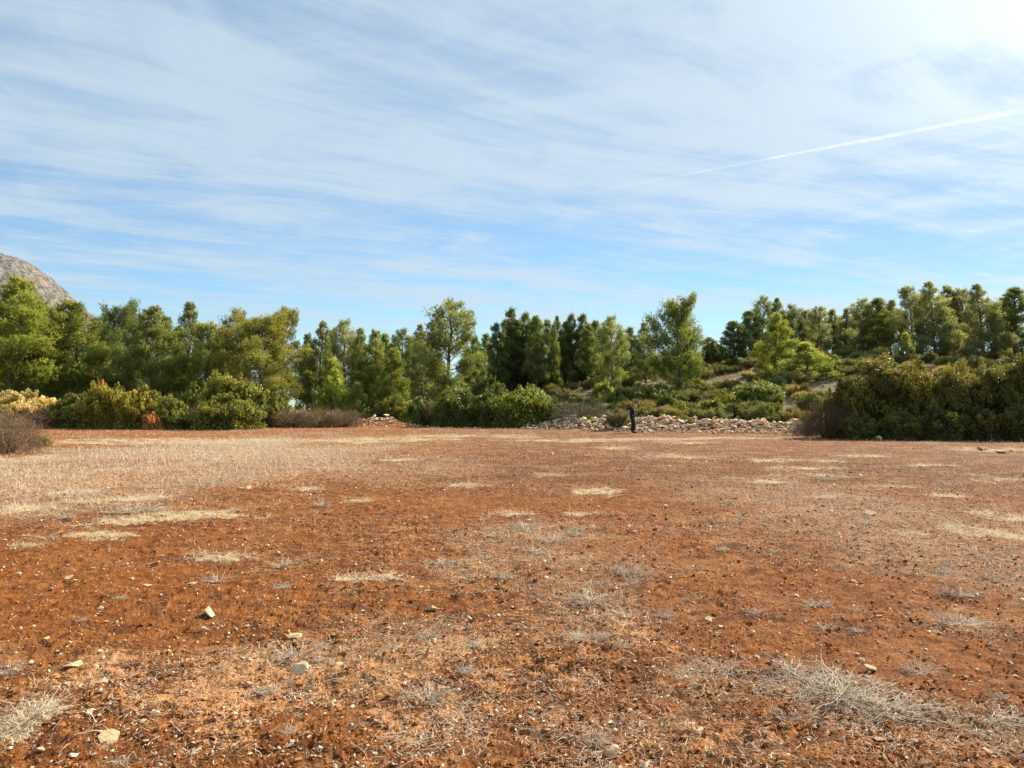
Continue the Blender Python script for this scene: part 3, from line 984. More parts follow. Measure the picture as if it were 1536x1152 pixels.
def make_thorn(seed, r=1.5, h=1.6, n=700):
    """leafless tangle of fine twigs"""
    rng = np.random.default_rng(seed)
    g = Geo()
    for i in range(46):
        a = rng.uniform(0, 6.28); q = math.sqrt(rng.uniform(0, 1)) * r * .8
        zt = h * (0.35 + 0.6 * math.sqrt(max(1 - (q / r) ** 2, 0))) * rng.uniform(.7, 1.0)
        g.tube(np.array([[math.cos(a) * q * .1, math.sin(a) * q * .1, -.05], [math.cos(a) * q * .6, math.sin(a) * q * .6, zt * .5],
                         [math.cos(a) * q, math.sin(a) * q, zt]]), [.014 * r, .009 * r, .004 * r], 4, rng.uniform(0, .3))
    for i in range(n):
        a = rng.uniform(0, 6.28); q = math.sqrt(rng.uniform(0, 1)) * r * .85
        z0 = rng.uniform(0.02, 1) * h * 0.85 * math.sqrt(max(1 - (q / r) ** 2, 0.06))
        p = np.array([math.cos(a) * q, math.sin(a) * q, z0])
        d = unit(np.array([math.cos(a), math.sin(a), 0.7]) * rng.uniform(.2, 1) + rng.normal(0, .55, 3))
        L = rng.uniform(.18, .5) * min(r, 1.2)
        c = rng.normal(0, .25, 3)
        s = np.linspace(0, 1, 4)[:, None]
        pts = p + d * L * s + c * L * s ** 2
        pts[:, 2] = np.maximum(pts[:, 2], 0.01)
        g.tube(pts, [.006, .005, .004, .002], 3, rng.uniform(.2, .9))
        for k in range(3):
            f = rng.integers(1, 4)
            d2 = unit(d + rng.normal(0, .6, 3))
            g.tube(np.array([pts[f], pts[f] + d2 * L * .45]), [.004, .002], 3, rng.uniform(.3, 1))
    tv, tf, ta = g.arrays()
    return (None, np_mesh("shrub_twigs", tv, tf, M['twig'], True, dict(tone=ta)), r, h)


BUSH = {
    'm0': make_bush(1, 1.6, 1.7, 38), 'm1': make_bush(2, 1.6, 1.6, 36), 'm2': make_bush(3, 1.35, 1.75, 30),
    'b0': make_bush(4, 2.2, 3.9, 74, 0.10, 520), 'b1': make_bush(5, 2.3, 3.6, 74, 0.10, 520),
    's0': make_bush(6, .8, .75, 14, 0.07, 260), 's1': make_bush(7, .7, .85, 13, 0.07, 260),
    'r0': make_spiky(8, .7, .7), 'r1': make_spiky(9, .6, .85), 'r2': make_spiky(10, .9, .55, 3200),
    't0': make_thorn(11, 1.5, 1.7, 1500), 't1': make_thorn(12, 1.2, 1.1, 800),
    'g0': make_spiky(13, .5, .5, 1800, 'scrub', .3, .012),
}


def put_bush(px, top, w, Y, kind, color, label, name="shrub", cat="shrub", group=None, base=None, hh=None, x=None):
    x = xat(px, Y) if x is None else x
    zb = float(ground_h(np.array([x]), np.array([Y]))[0])
    st, fo, r, h = BUSH[kind]
    ht = (zat(top, Y) - zb) if hh is None else hh
    sx = (w / FPX * Y) / (2.0 * r)
    e = empty(name, (x, Y, zb - 0.03), random.uniform(0, 6.28), (sx, sx, max(ht, .15) / (h * (1.0))))
    if st is not None:
        link("stems", st, e)
    b = link("foliage" if st is not None else "twigs", fo, e)
    b.color = tuple(color) + (1,)
    tag(e, label, cat, group or "bushes along the field edge")
    return e


YG = (1.55, 1.35, .85); OG = (1.0, 1.0, .75); DG = (.75, .85, .85); BR = (1.0, .62, .42); GOLD = (3.3, 2.6, 5.0); KH = (1.1, .95, .75)
# px, top, width, Y, kind, colour, label
for p in [
    (12, 612, 96, 26.5, 't0', (1, .90, .76), "leafless brown thorn bush cut by the left edge, nearest bush to the viewer", "thorn_bush", "bush"),
    (62, 653, 34, 31.5, 's0', YG, "tiny bright green shrub on the bare field beside the brown thorn bush"),
    (30, 588, 105, 59, 'm1', GOLD, "dried straw yellow bush low at the left edge of the field"),
    (78, 615, 60, 58, 't1', (1, .8, .8), "low brown twiggy bush between the straw yellow bush and the green ones"),
    (118, 592, 84, 59, 'm1', OG, "olive green bush right of the straw yellow bush"),
    (165, 580, 88, 58, 'm0', YG, "yellow green bush with rounded top in the middle of the left bushes"),
    (213, 582, 80, 56.5, 'm2', YG, "brightest yellow green bush reaching down to the field at left"),
    (256, 597, 56, 56, 'm0', OG, "right end of the yellow green bushes, low and rounded"),
    (232, 618, 36, 54.8, 's1', (3.0, 1.55, 2.6), "dead orange brown shrub in front of the yellow green bushes"),
    (152, 572, 16, 60, 's1', (2.8, 1.5, 2.6), "dead orange tipped twig clump showing above the yellow green bush"),
    (293, 610, 40, 57, 't1', (.9, .7, .6), "brown twiggy shrub in the gap between two green bushes at left"),
    (340, 593, 112, 56, 'm1', OG, "low wide dark green bush with smooth dome right of the brown gap"),
    (350, 566, 112, 61, 'm0', (1.2, 1.15, .8), "taller green bush rising behind the low wide dome"),
    (408, 582, 66, 61, 'm2', OG, "green bush at the right shoulder of the taller bush at left"),
    (300, 578, 60, 62, 'm1', DG, "shaded bush under the narrow pines behind the brown twiggy shrub"),
    (440, 612, 60, 60, 't1', (.95, .80, .60), "reddish brown heath shrub, first of the low brown strip"),
    (478, 613, 62, 60, 't1', (.95, .80, .60), "reddish brown heath shrub in the middle of the low brown strip"),
    (516, 614, 60, 60.5, 't1', (.95, .82, .62), "brown heath shrub ending the low brown strip near the stone heap"),
    (556, 602, 56, 66, 'm1', DG, "dark shaded bush behind the stone heap"),
    (592, 594, 56, 66, 'm0', OG, "green bush just above the stone heap"),
    (612, 608, 26, 64.5, 's0', (1.9, 1.9, .9), "small vivid yellow green shrub right above the stone heap"),
    (632, 597, 46, 65, 'm2', DG, "dark bush between the vivid small shrub and the tall airy pine"),
    (650, 604, 40, 64, 'r1', KH, "pale khaki shrub under the tall airy pine"),
    (688, 585, 92, 61.5, 'm0', (.78, .86, .7), "dark rounded bush at the field edge right of the tall airy pine"),
    (733, 592, 70, 61, 'm1', (.7, .75, .65), "darkest bush between the rounded one and the bright dome"),
    (755, 588, 46, 62.5, 'm1', DG, "shaded bush touching the left side of the bright dome"),
    (784, 583, 96, 59.5, 'm0', (1.0, 1.1, .65), "bright green dome shaped bush where the rubble bank begins"),
    (731, 567, 60, 72, 'm1', DG, "dark low bush on the slope in front of the dark grove"),
    (1133, 573, 80, 59, 'm0', (.95, 1.1, .8), "big dark green bush on the slope right of the standing person"),
    (1156, 604, 36, 51.5, 's1', OG, "small rounded olive bush just above the rubble bank near its right end"),
    (1100, 590, 40, 57, 's0', (1.3, 1.3, .8), "light green shrub touching the left side of the big dark slope bush"),
    (1068, 586, 34, 60, 'r1', KH, "tall khaki shrub on the slope left of the light green one"),
    (925, 614, 40, 50.5, 'r0', (1.0, 1.0, 1.1), "grey green bush right behind the standing person"),
    (870, 603, 84, 56.5, 't1', (.75, .85, .75), "low dark spreading bush above the rubble bank left of the person"),
    (905, 572, 40, 68, 's0', (1.3, 1.4, .9), "fresh green shrub below the see-through pine"),
    (985, 578, 80, 64, 'm1', DG, "dark undergrowth bush at the foot of the biggest dome shaped pine"),
    (945, 582, 70, 63, 'm0', DG, "dark undergrowth bush above the standing person"),
    (1040, 585, 60, 64, 'r2', (1.2, 1.25, .9), "green feathery shrub at the right foot of the biggest pine"),
]:
    lab = p[6]
    put_bush(*p[:6], lab, *(p[7:] if len(p) > 7 else ()))
# the tall hedge-like bushes at right
for (px, top, w, Y, kind, c, lab) in [
    (1238, 594, 70, 39.2, 't0', (.6, .50, .38), "leafless brown bush at the left end of the big right hand thicket"),
    (1272, 572, 78, 39.6, 'm2', (.80, .68, .5), "leafy olive brown bush sloping down at the left end of the right hand thicket"),
    (1322, 543, 118, 40, 'b0', (.95, .80, .62), "tallest leafy bush at the left of the right hand thicket, olive top"),
    (1372, 553, 96, 39, 'b1', (.9, .76, .62), "broad leafy bush second from the left in the thicket"),
    (1418, 560, 78, 38.5, 'b1', (.72, .66, .6), "darker leafy bush in the middle of the right hand thicket"),
    (1440, 548, 70, 41, 'b0', (1.0, .84, .62), "olive topped bush standing behind the darker middle bush of the thicket"),
    (1482, 556, 92, 38.5, 'b0', (.75, .68, .62), "wide dark bush in the right part of the thicket"),
    (1532, 538, 96, 38.5, 'b1', (.7, .66, .6), "tall dark bush cut by the right edge of the view"),
    (1600, 545, 110, 39, 'b0', (1, .95, .8), "thicket bush just beyond the right edge of the view"),
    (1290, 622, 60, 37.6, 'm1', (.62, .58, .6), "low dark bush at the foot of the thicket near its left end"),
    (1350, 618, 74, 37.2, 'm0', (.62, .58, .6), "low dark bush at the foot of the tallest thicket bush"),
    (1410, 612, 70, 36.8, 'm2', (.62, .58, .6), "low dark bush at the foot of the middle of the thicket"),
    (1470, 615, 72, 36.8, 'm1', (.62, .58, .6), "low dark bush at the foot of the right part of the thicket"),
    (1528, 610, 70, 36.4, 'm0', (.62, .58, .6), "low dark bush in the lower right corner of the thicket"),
    (1210, 628, 46, 43, 't1', (.9, .8, .75), "low grey twiggy bush on the rubble left of the thicket"),
]:
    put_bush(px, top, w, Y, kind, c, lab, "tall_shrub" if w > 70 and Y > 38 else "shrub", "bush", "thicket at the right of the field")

# scattered scrub on the slope
KINDS = {
    'r0': ("khaki cushion shrub", (1.15, 1.05, .8)),
    'r1': ("upright olive green sprig shrub", (.95, 1.05, .7)),
    'r2': ("low flat grey green shrub", (.95, .98, .8)),
    'g0': ("pale dry grass tussock", (2.1, 1.7, 1.2)),
    's0': ("small leafy green shrub", (1.1, 1.15, .85)),
}


def short(l):
    return l.replace('between the bright dome bush and the dark grove', 'below the dark grove').replace('upright olive green sprig', 'upright olive')


def zone(px, Y):
    if px < 810:
        return "on the low slope between the bright dome bush and the dark grove"
    if Y < 62:
        return "just above the rubble bank" + (" left of the person" if px < 945 else " right of the person")
    if px < 1000:
        return "on the open slope in front of the dark grove"
    if px < 1230:
        return "on the slope right of the dome shaped pine"
    return "on the rise behind the right hand thicket"


rs = np.random.default_rng(5)
n_ = 0
while n_ < 500:
    Y = rs.uniform(50, 92)
    px = rs.uniform(640, 1570)
    x = xat(px, Y)
    d = Y - float(edge_y(x))
    bc = float(np.interp(x, BX, BY))
    if d < 4.5 or (Y < bc + 2.4 and x < 24) or rs.uniform() > 0.35 + 0.65 * (fbm(np.array([x]), np.array([Y]), .12, 2, 88)[0] + .5):
        continue
    k = str(rs.choice(['r0', 'r1', 'r2', 'g0', 's0'], p=[.25, .19, .18, .27, .11]))
    r0 = BUSH[k][2]
    sc = rs.uniform(.6, 1.55)
    lab, c = KINDS[k]
    j = rs.uniform(.8, 1.2)
    zn = zone(px, Y)
    put_bush(px, 0, 2 * r0 * sc * FPX / Y, Y, k, tuple(v * j for v in c), short(lab + " " + zn), "grass_tussock" if k == 'g0' else "scrub_bush",
             "grass tuft" if k == 'g0' else "shrub", "scrub " + zn, hh=BUSH[k][3] * sc * rs.uniform(.8, 1.15), x=x)
    n_ += 1
for i in range(16):
    x = rs.uniform(2.5, 21); Y = float(np.interp(x, BX, BY)) + rs.uniform(-.6, 1.6)
    k = str(rs.choice(['r0', 'g0', 's0', 'r2']))
    lab, c = KINDS[k]; sc = rs.uniform(.5, .9)
    if abs(768 + x / Y * FPX - 949) < 22: continue
    put_bush(0, 0, 2 * BUSH[k][2] * sc * FPX / Y, Y, k, c, lab + " rooted among the stones of the rubble bank",
             "scrub_bush", "shrub", "scrub rooted in the rubble bank", hh=BUSH[k][3] * sc * .9, x=x)
# shaded undergrowth beneath the pines of the rise
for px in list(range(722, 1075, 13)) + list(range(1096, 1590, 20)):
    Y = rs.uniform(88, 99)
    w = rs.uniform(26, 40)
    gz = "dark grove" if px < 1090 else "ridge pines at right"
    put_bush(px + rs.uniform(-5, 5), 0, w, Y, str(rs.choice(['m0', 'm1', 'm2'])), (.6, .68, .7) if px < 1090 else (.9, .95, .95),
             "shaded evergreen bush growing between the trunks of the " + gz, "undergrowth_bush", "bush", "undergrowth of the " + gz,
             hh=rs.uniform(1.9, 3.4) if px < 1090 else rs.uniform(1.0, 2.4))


# ------------------------------------------------------------------ stones
def rock_arrays(seed, n=16, flat=0.62, sub=True):
    rng = np.random.default_rng(seed)
    P = unit(rng.normal(0, 1, (n, 3))) * rng.uniform(0.72, 1.0, (n, 1)) * np.array([1.0, rng.uniform(.62, .9), flat])
    bm = bmesh.new()
    for p in P:
        bm.verts.new(p)
    bmesh.ops.convex_hull(bm, input=bm.verts)
    for v in [v for v in bm.verts if not v.link_faces]:
        bm.verts.remove(v)
    if sub:
        bmesh.ops.bevel(bm, geom=list(bm.edges), offset=0.035, segments=1, profile=0.6, affect='EDGES')
    bmesh.ops.triangulate(bm, faces=bm.faces[:])
    bm.verts.ensure_lookup_table()
    V = np.array([v.co[:] for v in bm.verts]); F = np.array([[v.index for v in f.verts] for f in bm.faces])
    bm.free()
    return V, F


ROCKS = [rock_arrays(50 + i, 9 + i % 4, [.5, .62, .38, .7][i % 4]) for i in range(14)]
ROCK_ME = [np_mesh("stone", V * 0.5, F, M['stone'], False, dict(tone=np.ones(len(V)))) for V, F in ROCKS]
LOW = [rock_arrays(90 + i, 9, [.6, .75, .5][i % 3], False) for i in range(8)]


def put_stone(x, y, size, label, group=None, color=(1, 1, 1), sink=0.22, zadd=0.0, name="stone", rng=random):
    i = rng.randrange(len(ROCK_ME))
    z = float(ground_h(np.array([x]), np.array([y]))[0]) + zadd
    o = link(name, ROCK_ME[i], None, (x, y, z + size * (0.30 - sink)), (rng.uniform(-.22, .22), rng.uniform(-.22, .22), rng.uniform(0, 6.28)),
             (size, size * rng.uniform(.8, 1.1), size * rng.uniform(.7, 1.1)))
    o.color = tuple(color) + (1,)
    tag(o, label, "stone", group or "loose stones on the field")
    return o


def merge_rocks(name, lib, X, Y, Z, S, tones, mat, rng, label=None):
    Vs = []; Fs = []; As = []; n = 0
    idx = rng.integers(0, len(lib), len(X))
    for li, (V, F) in enumerate(lib):
        k = np.where(idx == li)[0]
        if not len(k): continue
        a = rng.uniform(0, 6.28, len(k)); b = rng.normal(0, .5, len(k))
        ca, sa, cb, sb = np.cos(a), np.sin(a), np.cos(b), np.sin(b)
        sc = S[k][:, None] * 0.5 * rng.uniform(.75, 1.2, (len(k), 3))
        W = V[None] * sc[:, None, :]
        x1 = W[..., 0]; y1 = W[..., 1] * cb[:, None] - W[..., 2] * sb[:, None]; z1 = W[..., 1] * sb[:, None] + W[..., 2] * cb[:, None]
        x2 = x1 * ca[:, None] - y1 * sa[:, None]; y2 = x1 * sa[:, None] + y1 * ca[:, None]
        P = np.stack([x2 + X[k][:, None], y2 + Y[k][:, None], z1 + Z[k][:, None]], -1)
        Vs.append(P.reshape(-1, 3))
        Fs.append((F[None] + (np.arange(len(k)) * len(V))[:, None, None]).reshape(-1, 3) + n)
        As.append(np.repeat(tones[k], len(V)))
        n += len(k) * len(V)
    me = np_mesh(name, np.concatenate(Vs), np.concatenate(Fs), mat, False, dict(tone=np.concatenate(As)))
    o = link(name, me)
    tag(o, label, name.replace('_', ' '), None, 'stuff')
    return o


WARM = (1.12, 1.0, .82); PINKY = (1.1, .86, .72); WHITE = (1.2, 1.15, 1.05); RUST = (.75, .5, .38)
# photo px x, y, width px, colour, label
for (px, py, w, c, lab) in [
    (162, 1110, 34, WARM, "angular cream stone, largest in the lower left corner area, casting a shadow to its left"),
    (60, 1131, 34, PINKY, "flat brownish stone at the bottom left corner"),
    (136, 1071, 18, WARM, "cream stone just above the largest lower left stone"),
    (215, 1084, 15, WARM, "upright pale chip right of the largest lower left stone"),
    (437, 1116, 18, WARM, "cream stone below the dead twig near the bottom, left of centre"),
    (450, 1008, 32, WHITE, "bright flat cream stone left of a split pale rock"),
    (502, 1002, 24, WHITE, "split pale rock standing up in the left foreground"),
    (439, 959, 30, WARM, "rounded brown sided stone above the bright flat cream stone"),
    (314, 923, 30, WHITE, "long flat white stone lying on bare dark soil"),
    (306, 945, 14, WARM, "small pale stone just under the long flat white stone"),
    (375, 1028, 16, PINKY, "small tan stone left of the bright flat cream stone"),
    (108, 1003, 30, WARM, "flat cream slab with dark left side near the left edge"),
    (142, 1003, 14, WHITE, "white chip right of the flat cream slab"),
    (151, 1027, 22, PINKY, "tan flat stone below the flat cream slab"),
    (120, 977, 10, WHITE, "tiny white stone left of its twin above the flat cream slab"),
    (150, 980, 18, WHITE, "thin pale stone above the white chip"),
    (151, 913, 12, WHITE, "tiny white stone on smooth soil at left"),
    (160, 934, 12, WHITE, "small white stone under the tiny white one on smooth soil"),
    (218, 881, 18, WARM, "square cream stone on the dark smooth soil"),
    (102, 869, 18, WARM, "low wedge shaped stone on the smooth soil near the left"),
    (236, 847, 16, PINKY, "orange tan stone left of the thin straw streak"),
    (226, 846, 12, RUST, "rust stone touching the orange tan stone"),
    (190, 848, 10, WHITE, "tiny pale stone on bare soil left of the orange tan pair"),
    (290, 877, 18, WARM, "pair topping pale stone beside the spiky dead weed"),
    (368, 735, 20, PINKY, "pinkish boulder stone alone in the grey dead grass"),
    (650, 915, 18, WARM, "notched cream stone in the centre foreground"),
    (668, 987, 18, RUST, "rust coloured stone below the notched cream stone"),
    (606, 1017, 16, WARM, "cream stone by a dark fallen twig"),
    (705, 981, 10, WARM, "tiny cream stone right of the rust coloured stone"),
    (770, 932, 16, PINKY, "pinkish stone pair in the middle foreground"),
    (917, 1132, 34, WARM, "big tan stone at the bottom centre right"),
    (965, 1150, 22, WHITE, "cream stone cut by the bottom edge of the view"),
    (1063, 931, 13, WHITE, "white stone alone on the dark soil right of centre"),
    (1047, 1097, 18, WHITE, "whitish stone near the bottom, right of centre"),
    (1043, 1011, 14, WARM, "round cream stone beside the green tinged weed clump"),
    (1041, 1032, 15, WARM, "flat cream stone below the round one beside the weed clump"),
    (1304, 1005, 22, WARM, "yellowish oval stone above the big dead weed tangle"),
    (1320, 1111, 18, PINKY, "tan stone left of a bright one in the lower right"),
    (1365, 1119, 18, WHITE, "bright block shaped stone in the lower right"),
    (1479, 1129, 20, PINKY, "pale pinkish stone near the lower right corner"),
    (1524, 1018, 18, WARM, "tan stone near the right edge in the foreground"),
    (1532, 902, 14, WHITE, "white pointed stone cut by the right edge"),
    (1318, 924, 12, WARM, "small tan stone on dark soil in the right foreground"),
    (1280, 1143, 14, WARM, "small pale flat stone at the bottom right of centre"),
    (1303, 772, 22, (.8, .75, .75), "grey flat stone lying in the grey grass at right"),
    (998, 760, 12, (.8, .72, .7), "grey stone in the middle distance right of a straw patch"),
    (1500, 680, 18, (.9, .75, .65), "brown grey boulder on the field near the right edge"),
    (1474, 676, 18, RUST, "rust boulder left of the brown grey boulder near the right edge"),
    (1034, 695, 9, RUST, "dark reddish stone in the far field"),
    (873, 785, 10, WARM, "small cream stone in the middle of the field"),
    (889, 793, 14, WARM, "cream stone beside its smaller neighbour in the middle of the field"),
    (590, 795, 14, WHITE, "pale stone in the field left of centre"),
    (629, 796, 12, WARM, "pale stone right of a similar one in the field left of centre"),
    (468, 842, 12, WHITE, "whitish round stone in the left middle field"),
    (570, 858, 12, WHITE, "small whitish flat stone above the straw patch"),
    (641, 886, 14, RUST, "orange brown clod like stone right of the straw patch"),
    (820, 868, 12, WARM, "pale stone among grey weeds in the middle of the field"),
    (75, 664 + 98, 10, WARM, "pale pebble like stone by the straw mat at the left edge"),
    (1285, 660, 16, (.9, .8, .7), "pale stone at the foot of the thicket, left one of two"),
    (1318, 661, 14, (.9, .8, .7), "pale stone at the foot of the thicket, right one of two"),
    (885, 566, 14, WHITE, "pale grey boulder showing on the slope below the dark grove"),
]:
    if py < 600:
        Y = 76.0
        put_stone(xat(px, Y), Y, w / FPX * Y * 1.5, lab, "boulders on the slope", WHITE, 0.05)
        continue
    x, y = gp(px, py)
    put_stone(x, y, w / FPX * y * 1.35, lab, None, c, 0.22)

rr = random.Random(3)
rk = np.random.default_rng(33)
FIELD = "small pale stone scattered on the red soil of the field"
for i in range(78):
    py = 612 + 540 * rr.random() ** 0.8
    if py < 662: py = 662 + rr.random() * 200
    px = rr.uniform(10, 1526)
    x, y = gp(px, py)
    zn = "left" if px < 512 else ("middle" if px < 1024 else "right")
    dep = "foreground" if py > 900 else ("middle distance" if py > 740 else "far part")
    put_stone(x, y, rr.uniform(6, 12) / FPX * y * rr.choice([1, 1, 1.2]), "small stone lying loose in the %s of the field at %s" % (dep, zn),
              "small stones, %s of the field at %s" % (dep, zn), rr.choice([WARM, PINKY, WARM, RUST, WHITE]), rng=rr)

# rubble bank: the largest as stones of their own, the rest as one mass
def bank_points(n, rng):
    x = rng.uniform(0.8, 23.0, n)
    y = np.interp(x, BX, BY) + rng.normal(-0.5, 1.75, n)
    k = (y < np.interp(x, BX, BY) + 2.6) & (y > np.interp(x, BX, BY) - 4.6)
    return x[k], y[k]


bx, by = bank_points(4600, rk)
bs = np.clip(rk.lognormal(-1.66, 0.52, len(bx)), 0.06, 0.62)
px_ = bx / by * FPX + 768
order = np.argsort(-(bs / by))
bz = ground_h(bx, by)
nb = 118
for i in order[:nb]:
    s_ = "left of" if px_[i] < 945 else "right of"
    tp = "top" if by[i] > np.interp(bx[i], BX, BY) - .3 else "foot"
    put_stone(float(bx[i]), float(by[i]), float(bs[i]), "pale limestone block at the %s of the rubble bank %s the person" % (tp, s_),
              "rubble bank blocks, %s, %s the person" % (tp, s_), rr.choice([WARM, WHITE, WARM, PINKY]), 0.05, 0.04, rng=rr)
rest = order[nb:]
merge_rocks("rubble", ROCKS, bx[rest], by[rest], bz[rest] + bs[rest] * 0.16, bs[rest], rk.uniform(.7, 1.2, len(rest)), M['stone'], rk,
            "mass of pale broken limestone filling the bank along the field edge")
# heap at the left part of the edge, and strays along the edge
hx = np.concatenate([rk.normal(-10.6, 1.5, 210), rk.normal(-13.6, 2.2, 260)]); hy = np.concatenate([rk.normal(62.8, .9, 210), rk.normal(62.0, .8, 260)])
hs = np.clip(rk.lognormal(-1.55, 0.35, len(hx)), .1, .55)
hs[0] = .8; hx[0] = -10.2; hy[0] = 63
hz = ground_h(hx, hy)
order = np.argsort(-hs)
for i in order[:34]:
    put_stone(float(hx[i]), float(hy[i]), float(hs[i]), "big grey stone crowning the small heap at the left part of the edge" if i == 0 else
              "pale stone of the small heap below the pines at left", "stones of the small heap", rr.choice([WARM, WHITE, (.95, .9, .85)]), 0.0, 0.03, rng=rr)
r_ = order[34:]
ex = rk.uniform(-8, 3, 120); ey = edge_y(ex) + rk.normal(-1.0, .5, 120)
ex2 = rk.uniform(23, 34, 60); ey2 = edge_y(ex2) + rk.normal(-3.2, .5, 60)
sx_ = rk.uniform(2, 26, 420); sy_ = np.interp(sx_, BX, BY) + rk.uniform(6, 34, 420)
k_ = fbm(sx_, sy_, .18, 2, 61) > 0.02
sx_ = sx_[k_]; sy_ = sy_[k_]
X_ = np.concatenate([hx[r_], ex, ex2, sx_]); Y_ = np.concatenate([hy[r_], ey, ey2, sy_])
S_ = np.concatenate([hs[r_], np.clip(rk.lognormal(-2, .4, 180), .05, .3), np.clip(rk.lognormal(-1.3, .4, len(sx_)), .12, .6)])
merge_rocks("rubble", ROCKS, X_, Y_, ground_h(X_, Y_) + S_ * .12, S_, rk.uniform(.75, 1.2, len(X_)), M['stone'], rk,
            "small broken limestone strewn along the field edge and up the slope")


# ------------------------------------------------------------------ soil crumbs, gravel, dead stems
def field_points(n, rng, r0=2.6, r1=24.0, p=0.9):
    """density falling with distance"""
    u = rng.uniform(0, 1, n)
    e = 1 - p
    r = (r0 ** e + u * (r1 ** e - r0 ** e)) ** (1 / e)
    a = rng.uniform(R(-41), R(41), n)
    return r * np.sin(a), r * np.cos(a)


def surf(x, y):
    """height of the finished field surface near the camera"""
    z = ground_h(x, y)
    n1 = fbm(x, y, 1.1, 2, 1)
    n2 = perlin(x * 5.1, y * 5.1, 5); n3 = perlin(x * 12.3 + 4, y * 12.3, 6); n4 = perlin(x * 27, y * 27, 8)
    ridged = 1 - np.abs(perlin(x * 8.2, y * 8.2 + 3, 12)) * 2
    cl = np.clip(n1 * .5 + .6, .3, 1.2)
    zz = 0.034 * n1 + 0.018 * n2 * cl + 0.024 * n3 * cl + 0.022 * np.abs(n4) * cl + 0.007 * ridged * cl
    return z + zz * (1 - sstep(np.hypot(x, y), 20, 45))


def soil_stuff():
    rng = np.random.default_rng(77)
    x, y = field_points(150000, rng, 2.6, 26, 1.1)
    pale, bare, straw, grey = maps(x, y)
    n = fbm(x, y, 2.6, 3, 610)
    keep = rng.uniform(0, 1, len(x)) < np.clip(0.55 + 1.2 * n - 0.45 * bare - straw * .7, 0.06, 1)
    x, y, pale, bare = x[keep], y[keep], pale[keep], bare[keep]
    r = np.hypot(x, y)
    s = np.clip(rng.lognormal(-4.35, 0.55, len(x)), 0.006, 0.07) * (0.85 + r / 26)
    tone = np.clip(rng.uniform(0.05, .75, len(x)) + 0.42 * pale * rng.uniform(0, 1, len(x)) + (rng.uniform(0, 1, len(x)) > .95) * .4, 0, 1)
    merge_rocks("soil_crumbs", LOW, x, y, surf(x, y) + s * .12, s, tone, M['clod'], rng, "loose red soil crumbs covering the field")
    x, y = field_points(12500, rng, 2.6, 34, .99)
    r = np.hypot(x, y)
    s = np.clip(rng.lognormal(-4.0, 0.5, len(x)), 0.006, 0.06) * (0.7 + r / 26)
    merge_rocks("gravel", LOW, x, y, surf(x, y) + s * .18, s, rng.uniform(.75, 1.25, len(x)), M['stone'], rng, "pale gravel strewn over the red field")


soil_stuff()


def stems(name, x, y, mat, label, rng, L, W, rise, curl, seg=4, kind='stuff', tone=None, up=None):
    """thin curved ribbons lying on, or rising from, the ground"""
    n = len(x)
    z = surf(x, y)
    a = rng.uniform(0, 6.28, n)
    L = L * rng.lognormal(0, .4, n); W = W * rng.uniform(.6, 1.4, n)
    el = np.abs(rng.normal(0, rise, n)) if up is None else up
    k = rng.normal(0, curl, n)
    P = np.stack([x, y, z + 0.002], 1)
    rows = []
    h = a.copy(); e = el.copy()
    for j in range(seg + 1):
        side = np.stack([-np.sin(h + .3), np.cos(h + .3), rng.normal(0, .4, n)], 1)
        side = unit(side) * (W * (1 - .6 * j / seg))[:, None] * .5
        rows.append(np.stack([P - side, P + side], 1))
        d = np.stack([np.cos(h) * np.cos(e), np.sin(h) * np.cos(e), np.sin(e)], 1)
        P = P + d * (L / seg)[:, None]
        P[:, 2] = np.maximum(P[:, 2], z + .002)
        h = h + k + rng.normal(0, .22, n)
        e = e - rng.uniform(0, .35, n)
    V = np.stack(rows, 1).reshape(n, -1, 3)      # n,(seg+1)*2,3
    nv = (seg + 1) * 2
    f = np.array([[2 * j, 2 * j + 1, 2 * j + 3, 2 * j + 2] for j in range(seg)])
    F = (f[None] + (np.arange(n) * nv)[:, None, None]).reshape(-1, 4)
    t = rng.uniform(0, 1, n) if tone is None else tone
    me = np_mesh(name, V.reshape(-1, 3), F, mat, False, dict(tone=np.repeat(t, nv)))
    o = link(name, me)
    if kind:
        tag(o, label, name.replace('_', ' '), None, kind)
    return o


